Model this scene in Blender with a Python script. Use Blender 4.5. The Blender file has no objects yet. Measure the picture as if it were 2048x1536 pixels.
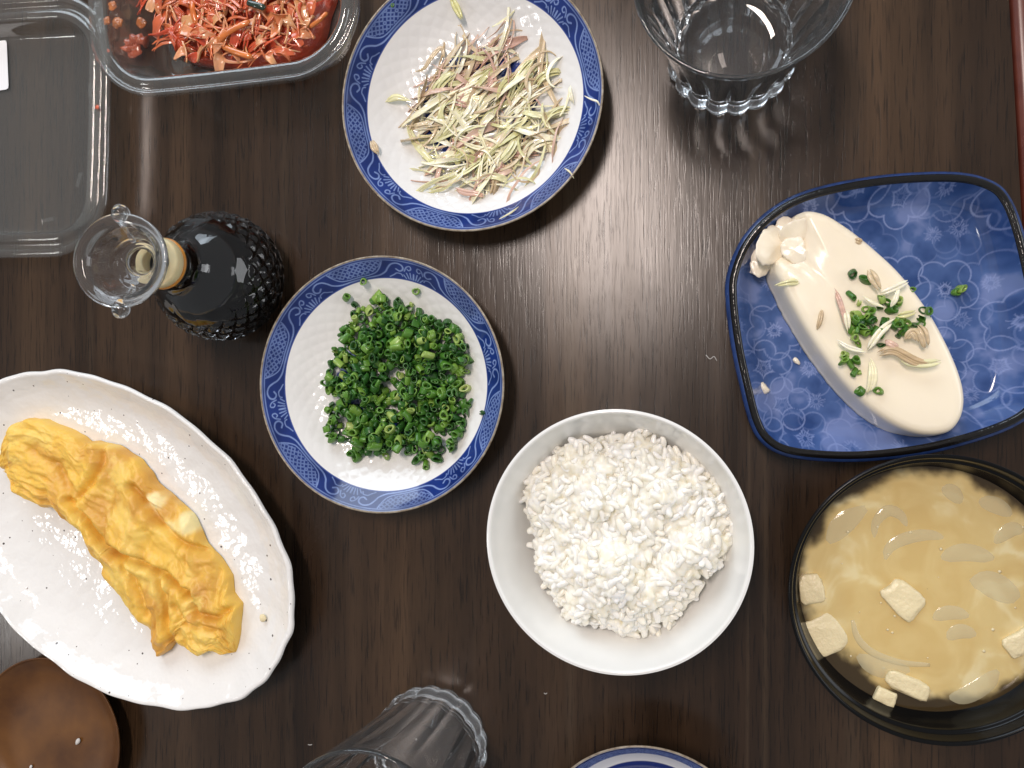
import bpy, math, random
import numpy as np

# ------------------------------------------------------------------ camera, light, exposure (lengths below are in cm, S turns them into metres)
S = 0.01
H, FPX, TILT = 43.3, 1658.0, math.radians(11.6)
scene = bpy.context.scene
C = scene.collection
random.seed(11)
rng = np.random.default_rng(11)

cam_d = bpy.data.cameras.new('camera')
cam = bpy.data.objects.new('camera', cam_d)
C.objects.link(cam)
cam.location = (0, 0, H * S)
cam.rotation_euler = (0, TILT, 0)
cam_d.sensor_width = 36
cam_d.lens = 36 * FPX / 2048
cam_d.clip_start = 0.01
cam_d.clip_end = 50
scene.camera = cam

world = bpy.data.worlds.new('World')
scene.world = world
world.use_nodes = True
wb = world.node_tree.nodes['Background']
wb.inputs[0].default_value = (0.91, 0.95, 1.0, 1)
wb.inputs[1].default_value = 0.36

scene.view_settings.view_transform = 'Standard'
scene.view_settings.look = 'None'
scene.view_settings.exposure = -0.1
scene.view_settings.gamma = 1.0
scene.cycles.use_denoising = True
scene.cycles.sample_clamp_indirect = 6.0
scene.cycles.max_bounces = 14
scene.cycles.transmission_bounces = 12
scene.cycles.transparent_max_bounces = 16
scene.cycles.blur_glossy = 0.3


def area(name, loc, target, sx, sy, power, color):
    from mathutils import Vector
    d = bpy.data.lights.new(name, 'AREA')
    d.shape = 'RECTANGLE'
    d.size, d.size_y = sx * S, sy * S
    d.energy = power
    d.color = color
    o = bpy.data.objects.new(name, d)
    C.objects.link(o)
    o.location = Vector(loc) * S
    o.rotation_euler = (Vector(target) * S - o.location).to_track_quat('-Z', 'Y').to_euler()
    return o


area('window_light', (-70, 150, 85), (-8, 0, 0), 130, 90, 20.0, (0.78, 0.89, 1.0))
area('left_lamp', (-148, -48, 130), (-30, -8, 0), 20, 22, 3.0, (1.0, 0.97, 0.94))
area('side_fill_light', (150, 20, 60), (0, 0, 5), 90, 60, 7.0, (0.95, 0.97, 1.0))  # unseen low fill, added to brighten the glasses and bottle facets
area('ceiling_lamp', (-24, 52, 190), (-8, 0, 0), 18, 60, 24.0, (1.0, 0.85, 0.77))


# ------------------------------------------------------------------ helpers
def W(px, py, z=0.0):
    """The point at height z that the photograph shows at pixel (px, py)."""
    d = ((px - 1024) / FPX, -(py - 768) / FPX, -1.0)
    c, s = math.cos(TILT), math.sin(TILT)
    x, zz = c * d[0] + s * d[2], -s * d[0] + c * d[2]
    k = (z - H) / zz
    return np.array([x * k, d[1] * k])


def WP(pts, z):
    return np.array([W(p[0], p[1], p[2] if len(p) > 2 else z) for p in pts])


def _hash(ix, iy, iz, seed):
    h = (ix.astype(np.int64) * 374761393 + iy.astype(np.int64) * 668265263 + iz.astype(np.int64) * 1274126177 + seed * 974634317) & 0xFFFFFFFF
    h = ((h ^ (h >> 13)) * 1274126177) & 0xFFFFFFFF
    h = ((h ^ (h >> 16)) * 2246822519) & 0xFFFFFFFF
    return ((h ^ (h >> 15)) & 0xFFFFFF) / float(0xFFFFFF) * 2 - 1


def vnoise(p, seed=0):
    p = np.asarray(p, float)
    if p.shape[1] == 2:
        p = np.c_[p, np.zeros(len(p))]
    i = np.floor(p).astype(np.int64)
    f = p - i
    f = f * f * f * (f * (f * 6 - 15) + 10)
    out = 0
    for dx in (0, 1):
        for dy in (0, 1):
            for dz in (0, 1):
                w = (f[:, 0] if dx else 1 - f[:, 0]) * (f[:, 1] if dy else 1 - f[:, 1]) * (f[:, 2] if dz else 1 - f[:, 2])
                out = out + w * _hash(i[:, 0] + dx, i[:, 1] + dy, i[:, 2] + dz, seed)
    return out


def fbm(p, octaves=4, seed=0):
    p = np.asarray(p, float)
    a, t, out = 1.0, 0.0, 0
    for k in range(octaves):
        out = out + a * vnoise(p * 2.03 ** k + 17.3 * k, seed + k)
        t += a
        a *= 0.5
    return out / t


def mk(name, V, Fc, mat, parent=None, loc=(0, 0, 0), smooth=True, col=None, rot=0.0, link=True):
    """ONE mesh object from vertices in cm."""
    me = bpy.data.meshes.new(name)
    V = np.asarray(V, float) * S
    if isinstance(Fc, np.ndarray):
        n, k = Fc.shape
        me.vertices.add(len(V))
        me.vertices.foreach_set('co', V.ravel())
        me.loops.add(n * k)
        me.loops.foreach_set('vertex_index', Fc.ravel().astype(np.int32))
        me.polygons.add(n)
        me.polygons.foreach_set('loop_start', np.arange(0, n * k, k, dtype=np.int32))
        me.update(calc_edges=True)
    else:
        me.from_pydata(V.tolist(), [], [tuple(int(i) for i in f) for f in Fc])
    me.validate()
    me.calc_loop_triangles()                   # outward normals
    nt_ = len(me.loop_triangles)
    ti = np.empty(nt_ * 3, np.int32)
    me.loop_triangles.foreach_get('vertices', ti)
    tv = V[ti].reshape(-1, 3, 3) - V.mean(0)
    if np.einsum('ij,ij->i', tv[:, 0], np.cross(tv[:, 1], tv[:, 2])).sum() < 0:
        me.flip_normals()
    if smooth:
        me.polygons.foreach_set('use_smooth', np.ones(len(me.polygons), dtype=bool))
    if col is not None:
        a = me.color_attributes.new('pigment', 'FLOAT_COLOR', 'POINT')
        a.data.foreach_set('color', np.c_[col, np.ones(len(col))].ravel())
    me.materials.append(mat)
    o = bpy.data.objects.new(name, me)
    o.location = (loc[0] * S, loc[1] * S, loc[2] * S)
    o.rotation_euler = (0, 0, rot)
    if parent is not None:
        o.parent = parent
    if link:
        C.objects.link(o)
    return o


def tag(o, label=None, cat=None, group=None, kind=None):
    if label: o['label'] = label
    if cat: o['category'] = cat
    if group: o['group'] = group
    if kind: o['kind'] = kind
    return o


def thing(name, label, cat, loc=(0, 0, 0), rot=0.0, group=None):
    o = bpy.data.objects.new(name, None)
    o.empty_display_size = 0.01
    C.objects.link(o)
    o.location = (loc[0] * S, loc[1] * S, loc[2] * S)
    o.rotation_euler = (0, 0, rot)
    return tag(o, label, cat, group)


def put(src, loc, rot, scale=1.0, name=None, parent=None, **kw):
    """A copy of a one-mesh object (mesh data shared)."""
    o = src.copy()
    if name: o.name = name
    o.location = (loc[0] * S, loc[1] * S, loc[2] * S)
    o.rotation_mode = 'XYZ'
    o.rotation_euler = rot
    o.scale = (scale,) * 3 if not hasattr(scale, '__len__') else scale
    if parent is not None: o.parent = parent
    C.objects.link(o)
    return tag(o, **kw)


def ring_faces(R, N, closed=True, flip=False):
    a = np.arange(R - 1)[:, None] * N
    j = np.arange(N if closed else N - 1)[None, :]
    k = (j + 1) % N
    f = np.stack([a + j, a + k, a + N + k, a + N + j], -1).reshape(-1, 4)
    return f[:, ::-1] if flip else f


def loft(rings, cap0=False, cap1=False, flip=False):
    """rings (R, N, 3), closed round N; caps as tiny fans."""
    R, N, _ = rings.shape
    V = rings.reshape(-1, 3)
    Fc = ring_faces(R, N, flip=flip)
    extra = []
    if cap0:
        V = np.vstack([V, rings[0].mean(0)])
        c = len(V) - 1
        for j in range(N):
            t = (c, (j + 1) % N, j)
            extra.append(t[::-1] if flip else t)
    if cap1:
        V = np.vstack([V, rings[-1].mean(0)])
        c = len(V) - 1
        b = (R - 1) * N
        for j in range(N):
            t = (c, b + j, b + (j + 1) % N)
            extra.append(t[::-1] if flip else t)
    if extra:
        Fc = [tuple(f) for f in Fc.tolist()] + extra
    return V, Fc


def lathe(prof, n, rfun=None):
    """prof: (r, z) list from the top centre over the rim to the bottom centre."""
    th = np.linspace(0, 2 * np.pi, n, endpoint=False)
    P = np.asarray(prof, float)
    rr = np.repeat(P[:, :1], n, 1)
    if rfun is not None:
        rr = rr * rfun(th[None, :], np.arange(len(P))[:, None])
    return np.stack([rr * np.cos(th), rr * np.sin(th), np.repeat(P[:, 1:2], n, 1)], -1)


def smooth_prof(pts, n):
    """Catmull-Rom through (r, z) points, n samples per span."""
    P = np.asarray(pts, float)
    P = np.vstack([2 * P[0] - P[1], P, 2 * P[-1] - P[-2]])
    out = []
    for i in range(1, len(P) - 2):
        for t in np.linspace(0, 1, n, endpoint=False):
            a, b, c, d = P[i - 1], P[i], P[i + 1], P[i + 2]
            out.append(0.5 * (2 * b + (c - a) * t + (2 * a - 5 * b + 4 * c - d) * t * t + (3 * b - a - 3 * c + d) * t ** 3))
    out.append(P[-2])
    return np.array(out)


def closed_curve(pts, n):
    """n points spaced evenly along a smooth closed curve through pts."""
    P = np.asarray(pts, float)
    m = len(P)
    out = []
    for i in range(m):
        a, b, c, d = P[i - 1], P[i], P[(i + 1) % m], P[(i + 2) % m]
        for t in np.linspace(0, 1, 24, endpoint=False):
            out.append(0.5 * (2 * b + (c - a) * t + (2 * a - 5 * b + 4 * c - d) * t * t + (3 * b - a - 3 * c + d) * t ** 3))
    return resample(np.vstack([out, out[:1]]), n + 1)[:-1]


def resample(P, n):
    P = np.asarray(P, float)
    L = np.r_[0, np.cumsum(np.linalg.norm(np.diff(P, axis=0), axis=1))]
    t = np.linspace(0, L[-1], n)
    return np.stack([np.interp(t, L, P[:, k]) for k in range(P.shape[1])], -1)


def seg_dist(p, poly):
    """Distance of points p (N,2) to an open polyline."""
    d = np.full(len(p), 1e9)
    for a, b in zip(poly[:-1], poly[1:]):
        a, b = np.asarray(a, float), np.asarray(b, float)
        ab = b - a
        t = np.clip(((p - a) @ ab) / max(ab @ ab, 1e-12), 0, 1)
        d = np.minimum(d, np.hypot(*(p - a - t[:, None] * ab).T))
    return d


def sstep(a, b, x):
    t = np.clip((x - a) / (b - a), 0, 1)
    return t * t * (3 - 2 * t)


def tube(path, radii, k=10, flat=1.0):
    """A tapered tube with round ends along path (n,3)."""
    path = np.asarray(path, float)
    n = len(path)
    radii = np.broadcast_to(radii, n)
    tg = np.gradient(path, axis=0)
    tg /= np.linalg.norm(tg, axis=1)[:, None] + 1e-12
    up = np.array([0, 0, 1.0])
    sd = np.cross(tg, up)
    bad = np.linalg.norm(sd, axis=1) < 1e-3
    sd[bad] = (1, 0, 0)
    sd /= np.linalg.norm(sd, axis=1)[:, None]
    nm = np.cross(sd, tg)
    a = np.linspace(0, 2 * np.pi, k, endpoint=False)
    rings = path[:, None] + radii[:, None, None] * (np.cos(a)[None, :, None] * sd[:, None] + flat * np.sin(a)[None, :, None] * nm[:, None])
    return loft(rings, True, True)


def blob(r, n=14, m=10, amp=0.15, freq=2.0, seed=0, flat=1.0):
    """A lumpy closed ball."""
    th = np.linspace(0, 2 * np.pi, n, endpoint=False)
    ph = np.linspace(0.12, np.pi - 0.12, m)
    d = np.stack([np.sin(ph)[:, None] * np.cos(th), np.sin(ph)[:, None] * np.sin(th), np.repeat(np.cos(ph)[:, None], n, 1)], -1)
    s = 1 + amp * fbm(d.reshape(-1, 3) * freq + 5.1 * seed, 3, seed).reshape(m, n)
    R = d * s[..., None] * r
    R[..., 2] *= flat
    return loft(R[::-1], True, True)


def joined(pieces):
    V, Fc, n = [], [], 0
    for v, f in pieces:
        V.append(np.asarray(v))
        Fc += [tuple(int(i) + n for i in q) for q in (f.tolist() if isinstance(f, np.ndarray) else f)]
        n += len(v)
    return np.vstack(V), Fc


def rotm(rx, ry, rz):
    cx, sx, cy, sy, cz, sz = math.cos(rx), math.sin(rx), math.cos(ry), math.sin(ry), math.cos(rz), math.sin(rz)
    return np.array([[cz, -sz, 0], [sz, cz, 0], [0, 0, 1]]) @ np.array([[cy, 0, sy], [0, 1, 0], [-sy, 0, cy]]) @ np.array([[1, 0, 0], [0, cx, -sx], [0, sx, cx]])


class Heap:
    """Height map on which pieces are dropped one after the other."""
    def __init__(s, x0, y0, x1, y1, f, step=0.05):
        s.x0, s.y0, s.st = x0, y0, step
        gx, gy = np.meshgrid(np.arange(x0, x1, step), np.arange(y0, y1, step), indexing='ij')
        s.g = f(gx.ravel(), gy.ravel()).reshape(gx.shape)

    def _win(s, x, y, r):
        i, j, k = int((x - s.x0) / s.st), int((y - s.y0) / s.st), max(1, int(r / s.st))
        return slice(max(i - k, 0), i + k + 1), slice(max(j - k, 0), j + k + 1)

    def top(s, x, y, r, q=0.85):
        w = s.g[s._win(x, y, r)]
        return float(np.quantile(w, q)) if w.size else 0.0

    def fill(s, x, y, r, z):
        w = s._win(x, y, r)
        s.g[w] = np.maximum(s.g[w], z)


# ------------------------------------------------------------------ materials
def nmat(name):
    m = bpy.data.materials.new(name)
    m.use_nodes = True
    nt = m.node_tree
    b = nt.nodes['Principled BSDF']
    return m, nt, b


def N(nt, t, **kw):
    n = nt.nodes.new(t)
    for k, v in kw.items():
        setattr(n, k, v)
    return n


def coords(nt, scale=(100, 100, 100), rot=(0, 0, 0), kind='Object'):
    tc = N(nt, 'ShaderNodeTexCoord')
    mp = N(nt, 'ShaderNodeMapping')
    mp.inputs['Scale'].default_value = scale
    mp.inputs['Rotation'].default_value = rot
    nt.links.new(tc.outputs[kind], mp.inputs['Vector'])
    return mp.outputs[0]


def noise(nt, vec, scale, detail=4, rough=0.55, dist=0.0):
    n = N(nt, 'ShaderNodeTexNoise')
    n.inputs['Scale'].default_value = scale
    n.inputs['Detail'].default_value = detail
    n.inputs['Roughness'].default_value = rough
    n.inputs['Distortion'].default_value = dist
    if vec is not None: nt.links.new(vec, n.inputs['Vector'])
    return n.outputs['Fac']


def ramp(nt, fac, stops, interp='LINEAR'):
    r = N(nt, 'ShaderNodeValToRGB')
    r.color_ramp.interpolation = interp
    e = r.color_ramp.elements
    while len(e) < len(stops): e.new(0.5)
    for q, (p, c) in zip(e, stops):
        q.position = p
        q.color = (*c, 1) if len(c) == 3 else c
    nt.links.new(fac, r.inputs[0])
    return r.outputs[0]


def mixc(nt, fac, a, b, mode='MIX'):
    n = N(nt, 'ShaderNodeMix', data_type='RGBA', blend_type=mode)
    for s, v in ((0, fac), (6, a), (7, b)):
        if hasattr(v, 'is_linked') or hasattr(v, 'links'): nt.links.new(v, n.inputs[s])
        elif s == 0: n.inputs[0].default_value = v
        else: n.inputs[s].default_value = (*v, 1)
    return n.outputs[2]


def math_n(nt, op, a, b=None, clamp=False):
    n = N(nt, 'ShaderNodeMath', operation=op, use_clamp=clamp)
    for i, v in enumerate((a, b)):
        if v is None: continue
        if hasattr(v, 'links'): nt.links.new(v, n.inputs[i])
        else: n.inputs[i].default_value = v
    return n.outputs[0]


def bump(nt, b, hgt, strength=0.3, dist=0.001):
    n = N(nt, 'ShaderNodeBump')
    n.inputs['Strength'].default_value = strength
    n.inputs['Distance'].default_value = dist
    nt.links.new(hgt, n.inputs['Height'])
    nt.links.new(n.outputs[0], b.inputs['Normal'])
    return n


def g3(v): return (v, v, v)


def mat_simple(name, col, rough=0.4, sss=0.0, sss_r=(0.004, 0.003, 0.002), coat=0.0, bscale=None, bstr=0.2, bdist=0.0005, var=None, spec=0.5):
    m, nt, b = nmat(name)
    b.inputs['Base Color'].default_value = (*col, 1)
    b.inputs['Roughness'].default_value = rough
    b.inputs['Specular IOR Level'].default_value = spec
    b.inputs['Subsurface Weight'].default_value = sss
    b.inputs['Subsurface Radius'].default_value = sss_r
    b.inputs['Subsurface Scale'].default_value = 1.0
    b.inputs['Coat Weight'].default_value = coat
    b.inputs['Coat Roughness'].default_value = 0.06
    if bscale:
        bump(nt, b, noise(nt, coords(nt), bscale, 4), bstr, bdist)
    if var:
        c = ramp(nt, noise(nt, coords(nt), var[0], 4), [(0.3, col), (0.7, var[1])])
        nt.links.new(c, b.inputs['Base Color'])
    return m


def mat_pigment(name, rough=0.15, coat=0.0, sss=0.0, sss_r=(0.003, 0.002, 0.001), bscale=None, bstr=0.1, bdist=0.001, spec=0.5):
    """Colour from the glaze or pigment painted on the thing."""
    m, nt, b = nmat(name)
    a = N(nt, 'ShaderNodeAttribute', attribute_name='pigment')
    nt.links.new(a.outputs['Color'], b.inputs['Base Color'])
    b.inputs['Roughness'].default_value = rough
    b.inputs['Coat Weight'].default_value = coat
    b.inputs['Coat Roughness'].default_value = 0.04
    b.inputs['Subsurface Weight'].default_value = sss
    b.inputs['Subsurface Radius'].default_value = sss_r
    b.inputs['Specular IOR Level'].default_value = spec
    if bscale:
        bump(nt, b, noise(nt, coords(nt), bscale, 3), bstr, bdist)
    return m


def mat_random(name, stops, rough=0.35, sss=0.0, sss_r=(0.003, 0.003, 0.001), grain=None, trans=0.0, coat=0.0):
    """Each separate piece takes its own colour out of a range."""
    m, nt, b = nmat(name)
    oi = N(nt, 'ShaderNodeObjectInfo')
    c = ramp(nt, oi.outputs['Random'], stops)
    if grain:
        v = coords(nt, grain[0])
        f = ramp(nt, noise(nt, v, 1.0, 3), [(0.25, g3(grain[1])), (0.75, g3(1.15))])
        c = mixc(nt, 1.0, c, f, 'MULTIPLY')
        bump(nt, b, noise(nt, v, 1.3, 3), 0.25, 0.0005)
    nt.links.new(c, b.inputs['Base Color'])
    b.inputs['Roughness'].default_value = rough
    b.inputs['Subsurface Weight'].default_value = sss
    b.inputs['Subsurface Radius'].default_value = sss_r
    b.inputs['Transmission Weight'].default_value = trans
    b.inputs['Coat Weight'].default_value = coat
    b.inputs['Coat Roughness'].default_value = 0.08
    return m


def mat_glass(name, col=(1, 1, 1), rough=0.0, ior=1.5, brighten_mix=0.0):
    m, nt, b = nmat(name)
    b.inputs['Base Color'].default_value = (*col, 1)
    b.inputs['Roughness'].default_value = rough
    b.inputs['IOR'].default_value = ior
    b.inputs['Transmission Weight'].default_value = 1.0
    if brighten_mix:  # pale diffuse mixed into the glass to lighten its dark rims
        df = N(nt, 'ShaderNodeBsdfDiffuse')
        df.inputs[0].default_value = (0.8, 0.82, 0.82, 1)
        mx = N(nt, 'ShaderNodeMixShader')
        mx.inputs[0].default_value = brighten_mix
        nt.links.new(b.outputs[0], mx.inputs[1])
        nt.links.new(df.outputs[0], mx.inputs[2])
        nt.links.new(mx.outputs[0], nt.nodes['Material Output'].inputs[0])
    return m


def mat_thin(name, tint=(0.95, 0.95, 0.95), rough=0.06, refl=1.0, haze=0.0):
    """Thin clear sheet: lets light through, mirrors some."""
    m, nt, b = nmat(name)
    nt.nodes.remove(b)
    t = N(nt, 'ShaderNodeBsdfTransparent')
    t.inputs[0].default_value = (*tint, 1)
    g = N(nt, 'ShaderNodeBsdfGlossy')
    g.inputs['Roughness'].default_value = rough
    ge = N(nt, 'ShaderNodeNewGeometry')
    dp = N(nt, 'ShaderNodeVectorMath', operation='DOT_PRODUCT')
    nt.links.new(ge.outputs['Normal'], dp.inputs[0])
    nt.links.new(ge.outputs['Incoming'], dp.inputs[1])
    inv = math_n(nt, 'SUBTRACT', 1.0, math_n(nt, 'ABSOLUTE', dp.outputs['Value']), True)
    sch = math_n(nt, 'ADD', 0.045, math_n(nt, 'MULTIPLY', math_n(nt, 'POWER', inv, 5.0), 0.95))
    fac = math_n(nt, 'MULTIPLY', sch, refl, True)
    mx = N(nt, 'ShaderNodeMixShader')
    nt.links.new(fac, mx.inputs[0])
    nt.links.new(t.outputs[0], mx.inputs[1])
    nt.links.new(g.outputs[0], mx.inputs[2])
    out = mx.outputs[0]
    if haze:
        df = N(nt, 'ShaderNodeBsdfDiffuse')
        df.inputs[0].default_value = (0.8, 0.82, 0.8, 1)
        m2 = N(nt, 'ShaderNodeMixShader')
        m2.inputs[0].default_value = haze
        nt.links.new(out, m2.inputs[1])
        nt.links.new(df.outputs[0], m2.inputs[2])
        out = m2.outputs[0]
    nt.links.new(out, nt.nodes['Material Output'].inputs[0])
    return m


def mat_wood():
    m, nt, b = nmat('dark_stained_wood')
    rz = math.radians(-3.0)
    v1 = coords(nt, (100, 3.0, 100), (0, 0, rz))
    v2 = coords(nt, (100, 1.1, 100), (0, 0, rz))
    v3 = coords(nt, (100, 5, 100), (0, 0, rz))
    broad = noise(nt, v2, 0.16, 3, 0.5, 0.4)
    mid = noise(nt, v1, 0.9, 5, 0.6, 0.3)
    fine = noise(nt, v1, 7.0, 3, 0.6)
    pore = noise(nt, v3, 9.0, 3, 0.55)
    c = ramp(nt, broad, [(0.30, (0.0185, 0.0095, 0.0050)), (0.50, (0.033, 0.0180, 0.0092)), (0.68, (0.056, 0.0315, 0.0160))])
    c = mixc(nt, 1.0, c, ramp(nt, mid, [(0.3, g3(0.62)), (0.7, g3(1.35))]), 'MULTIPLY')
    streak = ramp(nt, noise(nt, v2, 0.42, 2, 0.4, 0.2), [(0.62, g3(0)), (0.70, g3(1)), (0.74, g3(0))])
    c = mixc(nt, math_n(nt, 'MULTIPLY', streak, 0.6), c, (0.072, 0.046, 0.027))
    pr = ramp(nt, pore, [(0.34, g3(0.45)), (0.47, g3(1.0))])
    c = mixc(nt, 1.0, c, pr, 'MULTIPLY')
    nt.links.new(c, b.inputs['Base Color'])
    rr = ramp(nt, mid, [(0.2, g3(0.18)), (0.8, g3(0.25))])
    smear = ramp(nt, noise(nt, coords(nt, (100, 60, 100), (0, 0, 0.5)), 0.16, 5, 0.6, 0.8), [(0.42, g3(0.0)), (0.75, g3(0.07))])
    rr = mixc(nt, 1.0, rr, smear, 'ADD')
    nt.links.new(rr, b.inputs['Roughness'])
    b.inputs['Specular IOR Level'].default_value = 0.42
    hg = mixc(nt, 0.45, fine, pr)
    bump(nt, b, hg, 0.13, 0.0005)
    return m


def mat_speckled():
    m, nt, b = nmat('speckled_white_glaze')
    v = coords(nt)
    vo = N(nt, 'ShaderNodeTexVoronoi', voronoi_dimensions='2D')
    vo.inputs['Scale'].default_value = 1.1
    nt.links.new(v, vo.inputs['Vector'])
    sep = N(nt, 'ShaderNodeSeparateColor')
    nt.links.new(vo.outputs['Color'], sep.inputs[0])
    rad = ramp(nt, sep.outputs[0], [(0.45, g3(0.0)), (0.8, g3(0.030)), (1.0, g3(0.070))])
    spot = math_n(nt, 'LESS_THAN', vo.outputs['Distance'], rad)
    c = mixc(nt, spot, (0.80, 0.79, 0.765), (0.10, 0.085, 0.08))
    nt.links.new(c, b.inputs['Base Color'])
    b.inputs['Roughness'].default_value = 0.09
    bump(nt, b, noise(nt, v, 0.7, 3, 0.45), 0.42, 0.004)
    return m


M = {}
M['wood'] = mat_wood()
M['redwood'] = mat_simple('red_brown_lacquer', (0.085, 0.020, 0.013), 0.28, var=(0.8, (0.13, 0.035, 0.022)))
M['glaze'] = mat_pigment('painted_glaze', 0.10)
M['white'] = mat_simple('white_porcelain', (0.80, 0.80, 0.775), 0.10)
M['rim_brown'] = mat_simple('brown_glaze_edge', (0.17, 0.12, 0.075), 0.25, var=(3.0, (0.40, 0.35, 0.27)))
M['black_rim'] = mat_simple('black_brown_glaze', (0.008, 0.007, 0.0065), 0.14, bscale=1.2, bstr=0.3, bdist=0.002)
M['blue_side'] = mat_simple('blue_glaze', (0.022, 0.055, 0.19), 0.2, var=(1.5, (0.010, 0.025, 0.09)))
M['black'] = mat_simple('black_lacquer', (0.004, 0.004, 0.0042), 0.2, spec=0.2)
M['speckled'] = mat_speckled()
M['glass'] = mat_glass('clear_glass')
M['tumbler'] = mat_glass('brightened_clear_glass', brighten_mix=0.02)  # pale mix stands in for bright surroundings seen in the glass
M['clear'] = mat_glass('clear_acrylic', (1, 1, 1), 0.0, 1.46, brighten_mix=0.018)
M['thin'] = mat_thin('clear_plastic_sheet', (0.96, 0.965, 0.955), 0.08, 1.0, 0.022)
M['thin_wall'] = mat_thin('clear_plastic_wall', (0.94, 0.945, 0.94), 0.05, 1.7, 0.03)
M['paper'] = mat_simple('white_paper', (0.82, 0.82, 0.83), 0.6)
M['cream'] = mat_simple('cream_plastic', (0.74, 0.62, 0.36), 0.3, sss=0.3)
M['soy'] = mat_simple('soy_sauce', (0.006, 0.004, 0.003), 0.05)
M['amber'] = mat_simple('soy_stain', (0.55, 0.22, 0.03), 0.3)
M['rice'] = mat_random('cooked_rice', [(0.0, (0.905, 0.875, 0.775)), (0.5, (0.92, 0.90, 0.83)), (1.0, (0.94, 0.93, 0.89))], 0.20, 0.7, (0.004, 0.0038, 0.0034))
M['tofu'] = mat_simple('silken_tofu', (0.95, 0.85, 0.67), 0.22, 0.2, (0.004, 0.004, 0.003), bscale=1.6, bstr=0.08, bdist=0.001)
M['chive'] = mat_random('green_chive', [(0.0, (0.020, 0.085, 0.015)), (0.36, (0.050, 0.165, 0.020)), (0.66, (0.110, 0.26, 0.030)), (0.90, (0.22, 0.38, 0.06)), (1.0, (0.45, 0.55, 0.17))], 0.3, 0.15, grain=((150, 150, 40), 0.75))
GR = ((25, 420, 420), 0.72)
M['bud_white'] = mat_random('cream_ginger_shred', [(0, (0.82, 0.76, 0.50)), (1, (0.89, 0.86, 0.70))], 0.33, 0.3, grain=((25, 420, 420), 0.88), coat=0.35)
M['bud_green'] = mat_random('pale_green_ginger_shred', [(0, (0.70, 0.67, 0.30)), (1, (0.86, 0.83, 0.52))], 0.33, 0.25, grain=GR, coat=0.35)
M['bud_pink'] = mat_random('pinkish_ginger_shred', [(0, (0.62, 0.36, 0.28)), (1, (0.78, 0.56, 0.43))], 0.35, 0.25, grain=GR, coat=0.35)
M['bud_tan'] = mat_random('tan_ginger_shred', [(0, (0.58, 0.43, 0.25)), (1, (0.83, 0.70, 0.48))], 0.35, 0.25, grain=GR, coat=0.35)
KG = ((40, 260, 260), 0.62)
M['kim_red'] = mat_random('red_pickled_leaf', [(0, (0.66, 0.085, 0.03)), (1, (0.76, 0.22, 0.08))], 0.22, 0.2, grain=KG, coat=0.6)
M['kim_pale'] = mat_random('pale_pickled_leaf', [(0, (0.78, 0.24, 0.08)), (0.6, (0.84, 0.42, 0.22)), (1, (0.76, 0.38, 0.16))], 0.22, 0.35, grain=KG, coat=0.6)
M['kim_carrot'] = mat_random('carrot_strip', [(0, (0.66, 0.16, 0.025)), (1, (0.72, 0.23, 0.05))], 0.2, 0.25, grain=KG, coat=0.6)
M['kim_sauce'] = mat_simple('red_chilli_sauce', (0.60, 0.085, 0.03), 0.14, 0.2, bscale=2.5, bstr=0.6, bdist=0.003, coat=0.6, var=(1.2, (0.45, 0.045, 0.018)))
M['dark_green'] = mat_simple('dark_green_leek', (0.012, 0.03, 0.016), 0.15, coat=0.5)
M['egg'] = mat_pigment('cooked_egg', 0.42, sss=0.35, sss_r=(0.005, 0.0035, 0.0015), bscale=7.0, bstr=0.3, bdist=0.0008, spec=0.4)
M['onion'] = mat_simple('translucent_onion', (0.78, 0.71, 0.46), 0.08, 0.0, coat=0.5, bscale=2.0, bstr=0.2, bdist=0.001)
M['onion'].node_tree.nodes['Principled BSDF'].inputs['Alpha'].default_value = 0.42
M['curd'] = mat_simple('fried_tofu', (0.80, 0.69, 0.43), 0.28, 0.1, (0.004, 0.003, 0.002), bscale=5, bstr=0.5, bdist=0.001)
M['brown_dish'] = mat_simple('brown_lacquered_wood', (0.165, 0.068, 0.016), 0.34, var=(0.30, (0.070, 0.027, 0.009)), spec=0.3)
M['lint'] = mat_simple('white_lint', (0.6, 0.58, 0.55), 0.8)
M['soup'] = mat_pigment('miso_broth', 0.08, sss=0.15)

# ------------------------------------------------------------------ the table
def table():
    ex = lambda y: 15.20 + (18.23 - y) * 0.0528
    ys = (70.0, -60.0)
    x0 = -95.0
    v = []
    for z in (0.0, -2.6):
        v += [(x0, ys[1], z), (ex(ys[1]), ys[1], z), (ex(ys[0]), ys[0], z), (x0, ys[0], z)]
    f = [(0, 1, 2, 3), (7, 6, 5, 4), (0, 4, 5, 1), (1, 5, 6, 2), (2, 6, 7, 3), (3, 7, 4, 0)]
    t = mk('table_top', v, f, M['wood'], smooth=False)
    tag(t, kind='structure')
    prof = [(0.10, -2.6), (0.10, -0.22), (0.20, -0.06), (0.42, 0.06), (0.75, 0.08), (1.3, 0.0), (1.9, -0.3), (2.2, -0.9), (2.2, -2.6)]
    vv, n = [], len(prof)
    for y in ys:
        vv += [(ex(y) + p[0], y, p[1]) for p in prof]
    ff = [(i, i + 1, n + i + 1, n + i) for i in range(n - 1)] + [(n - 1, 0, n, 2 * n - 1)]
    mk('edge_moulding', vv, ff, M['redwood'], parent=t)
    core = [(0.0, -2.6), (0.0, -0.35), (0.10, -0.35), (0.10, -2.6)]
table()

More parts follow.
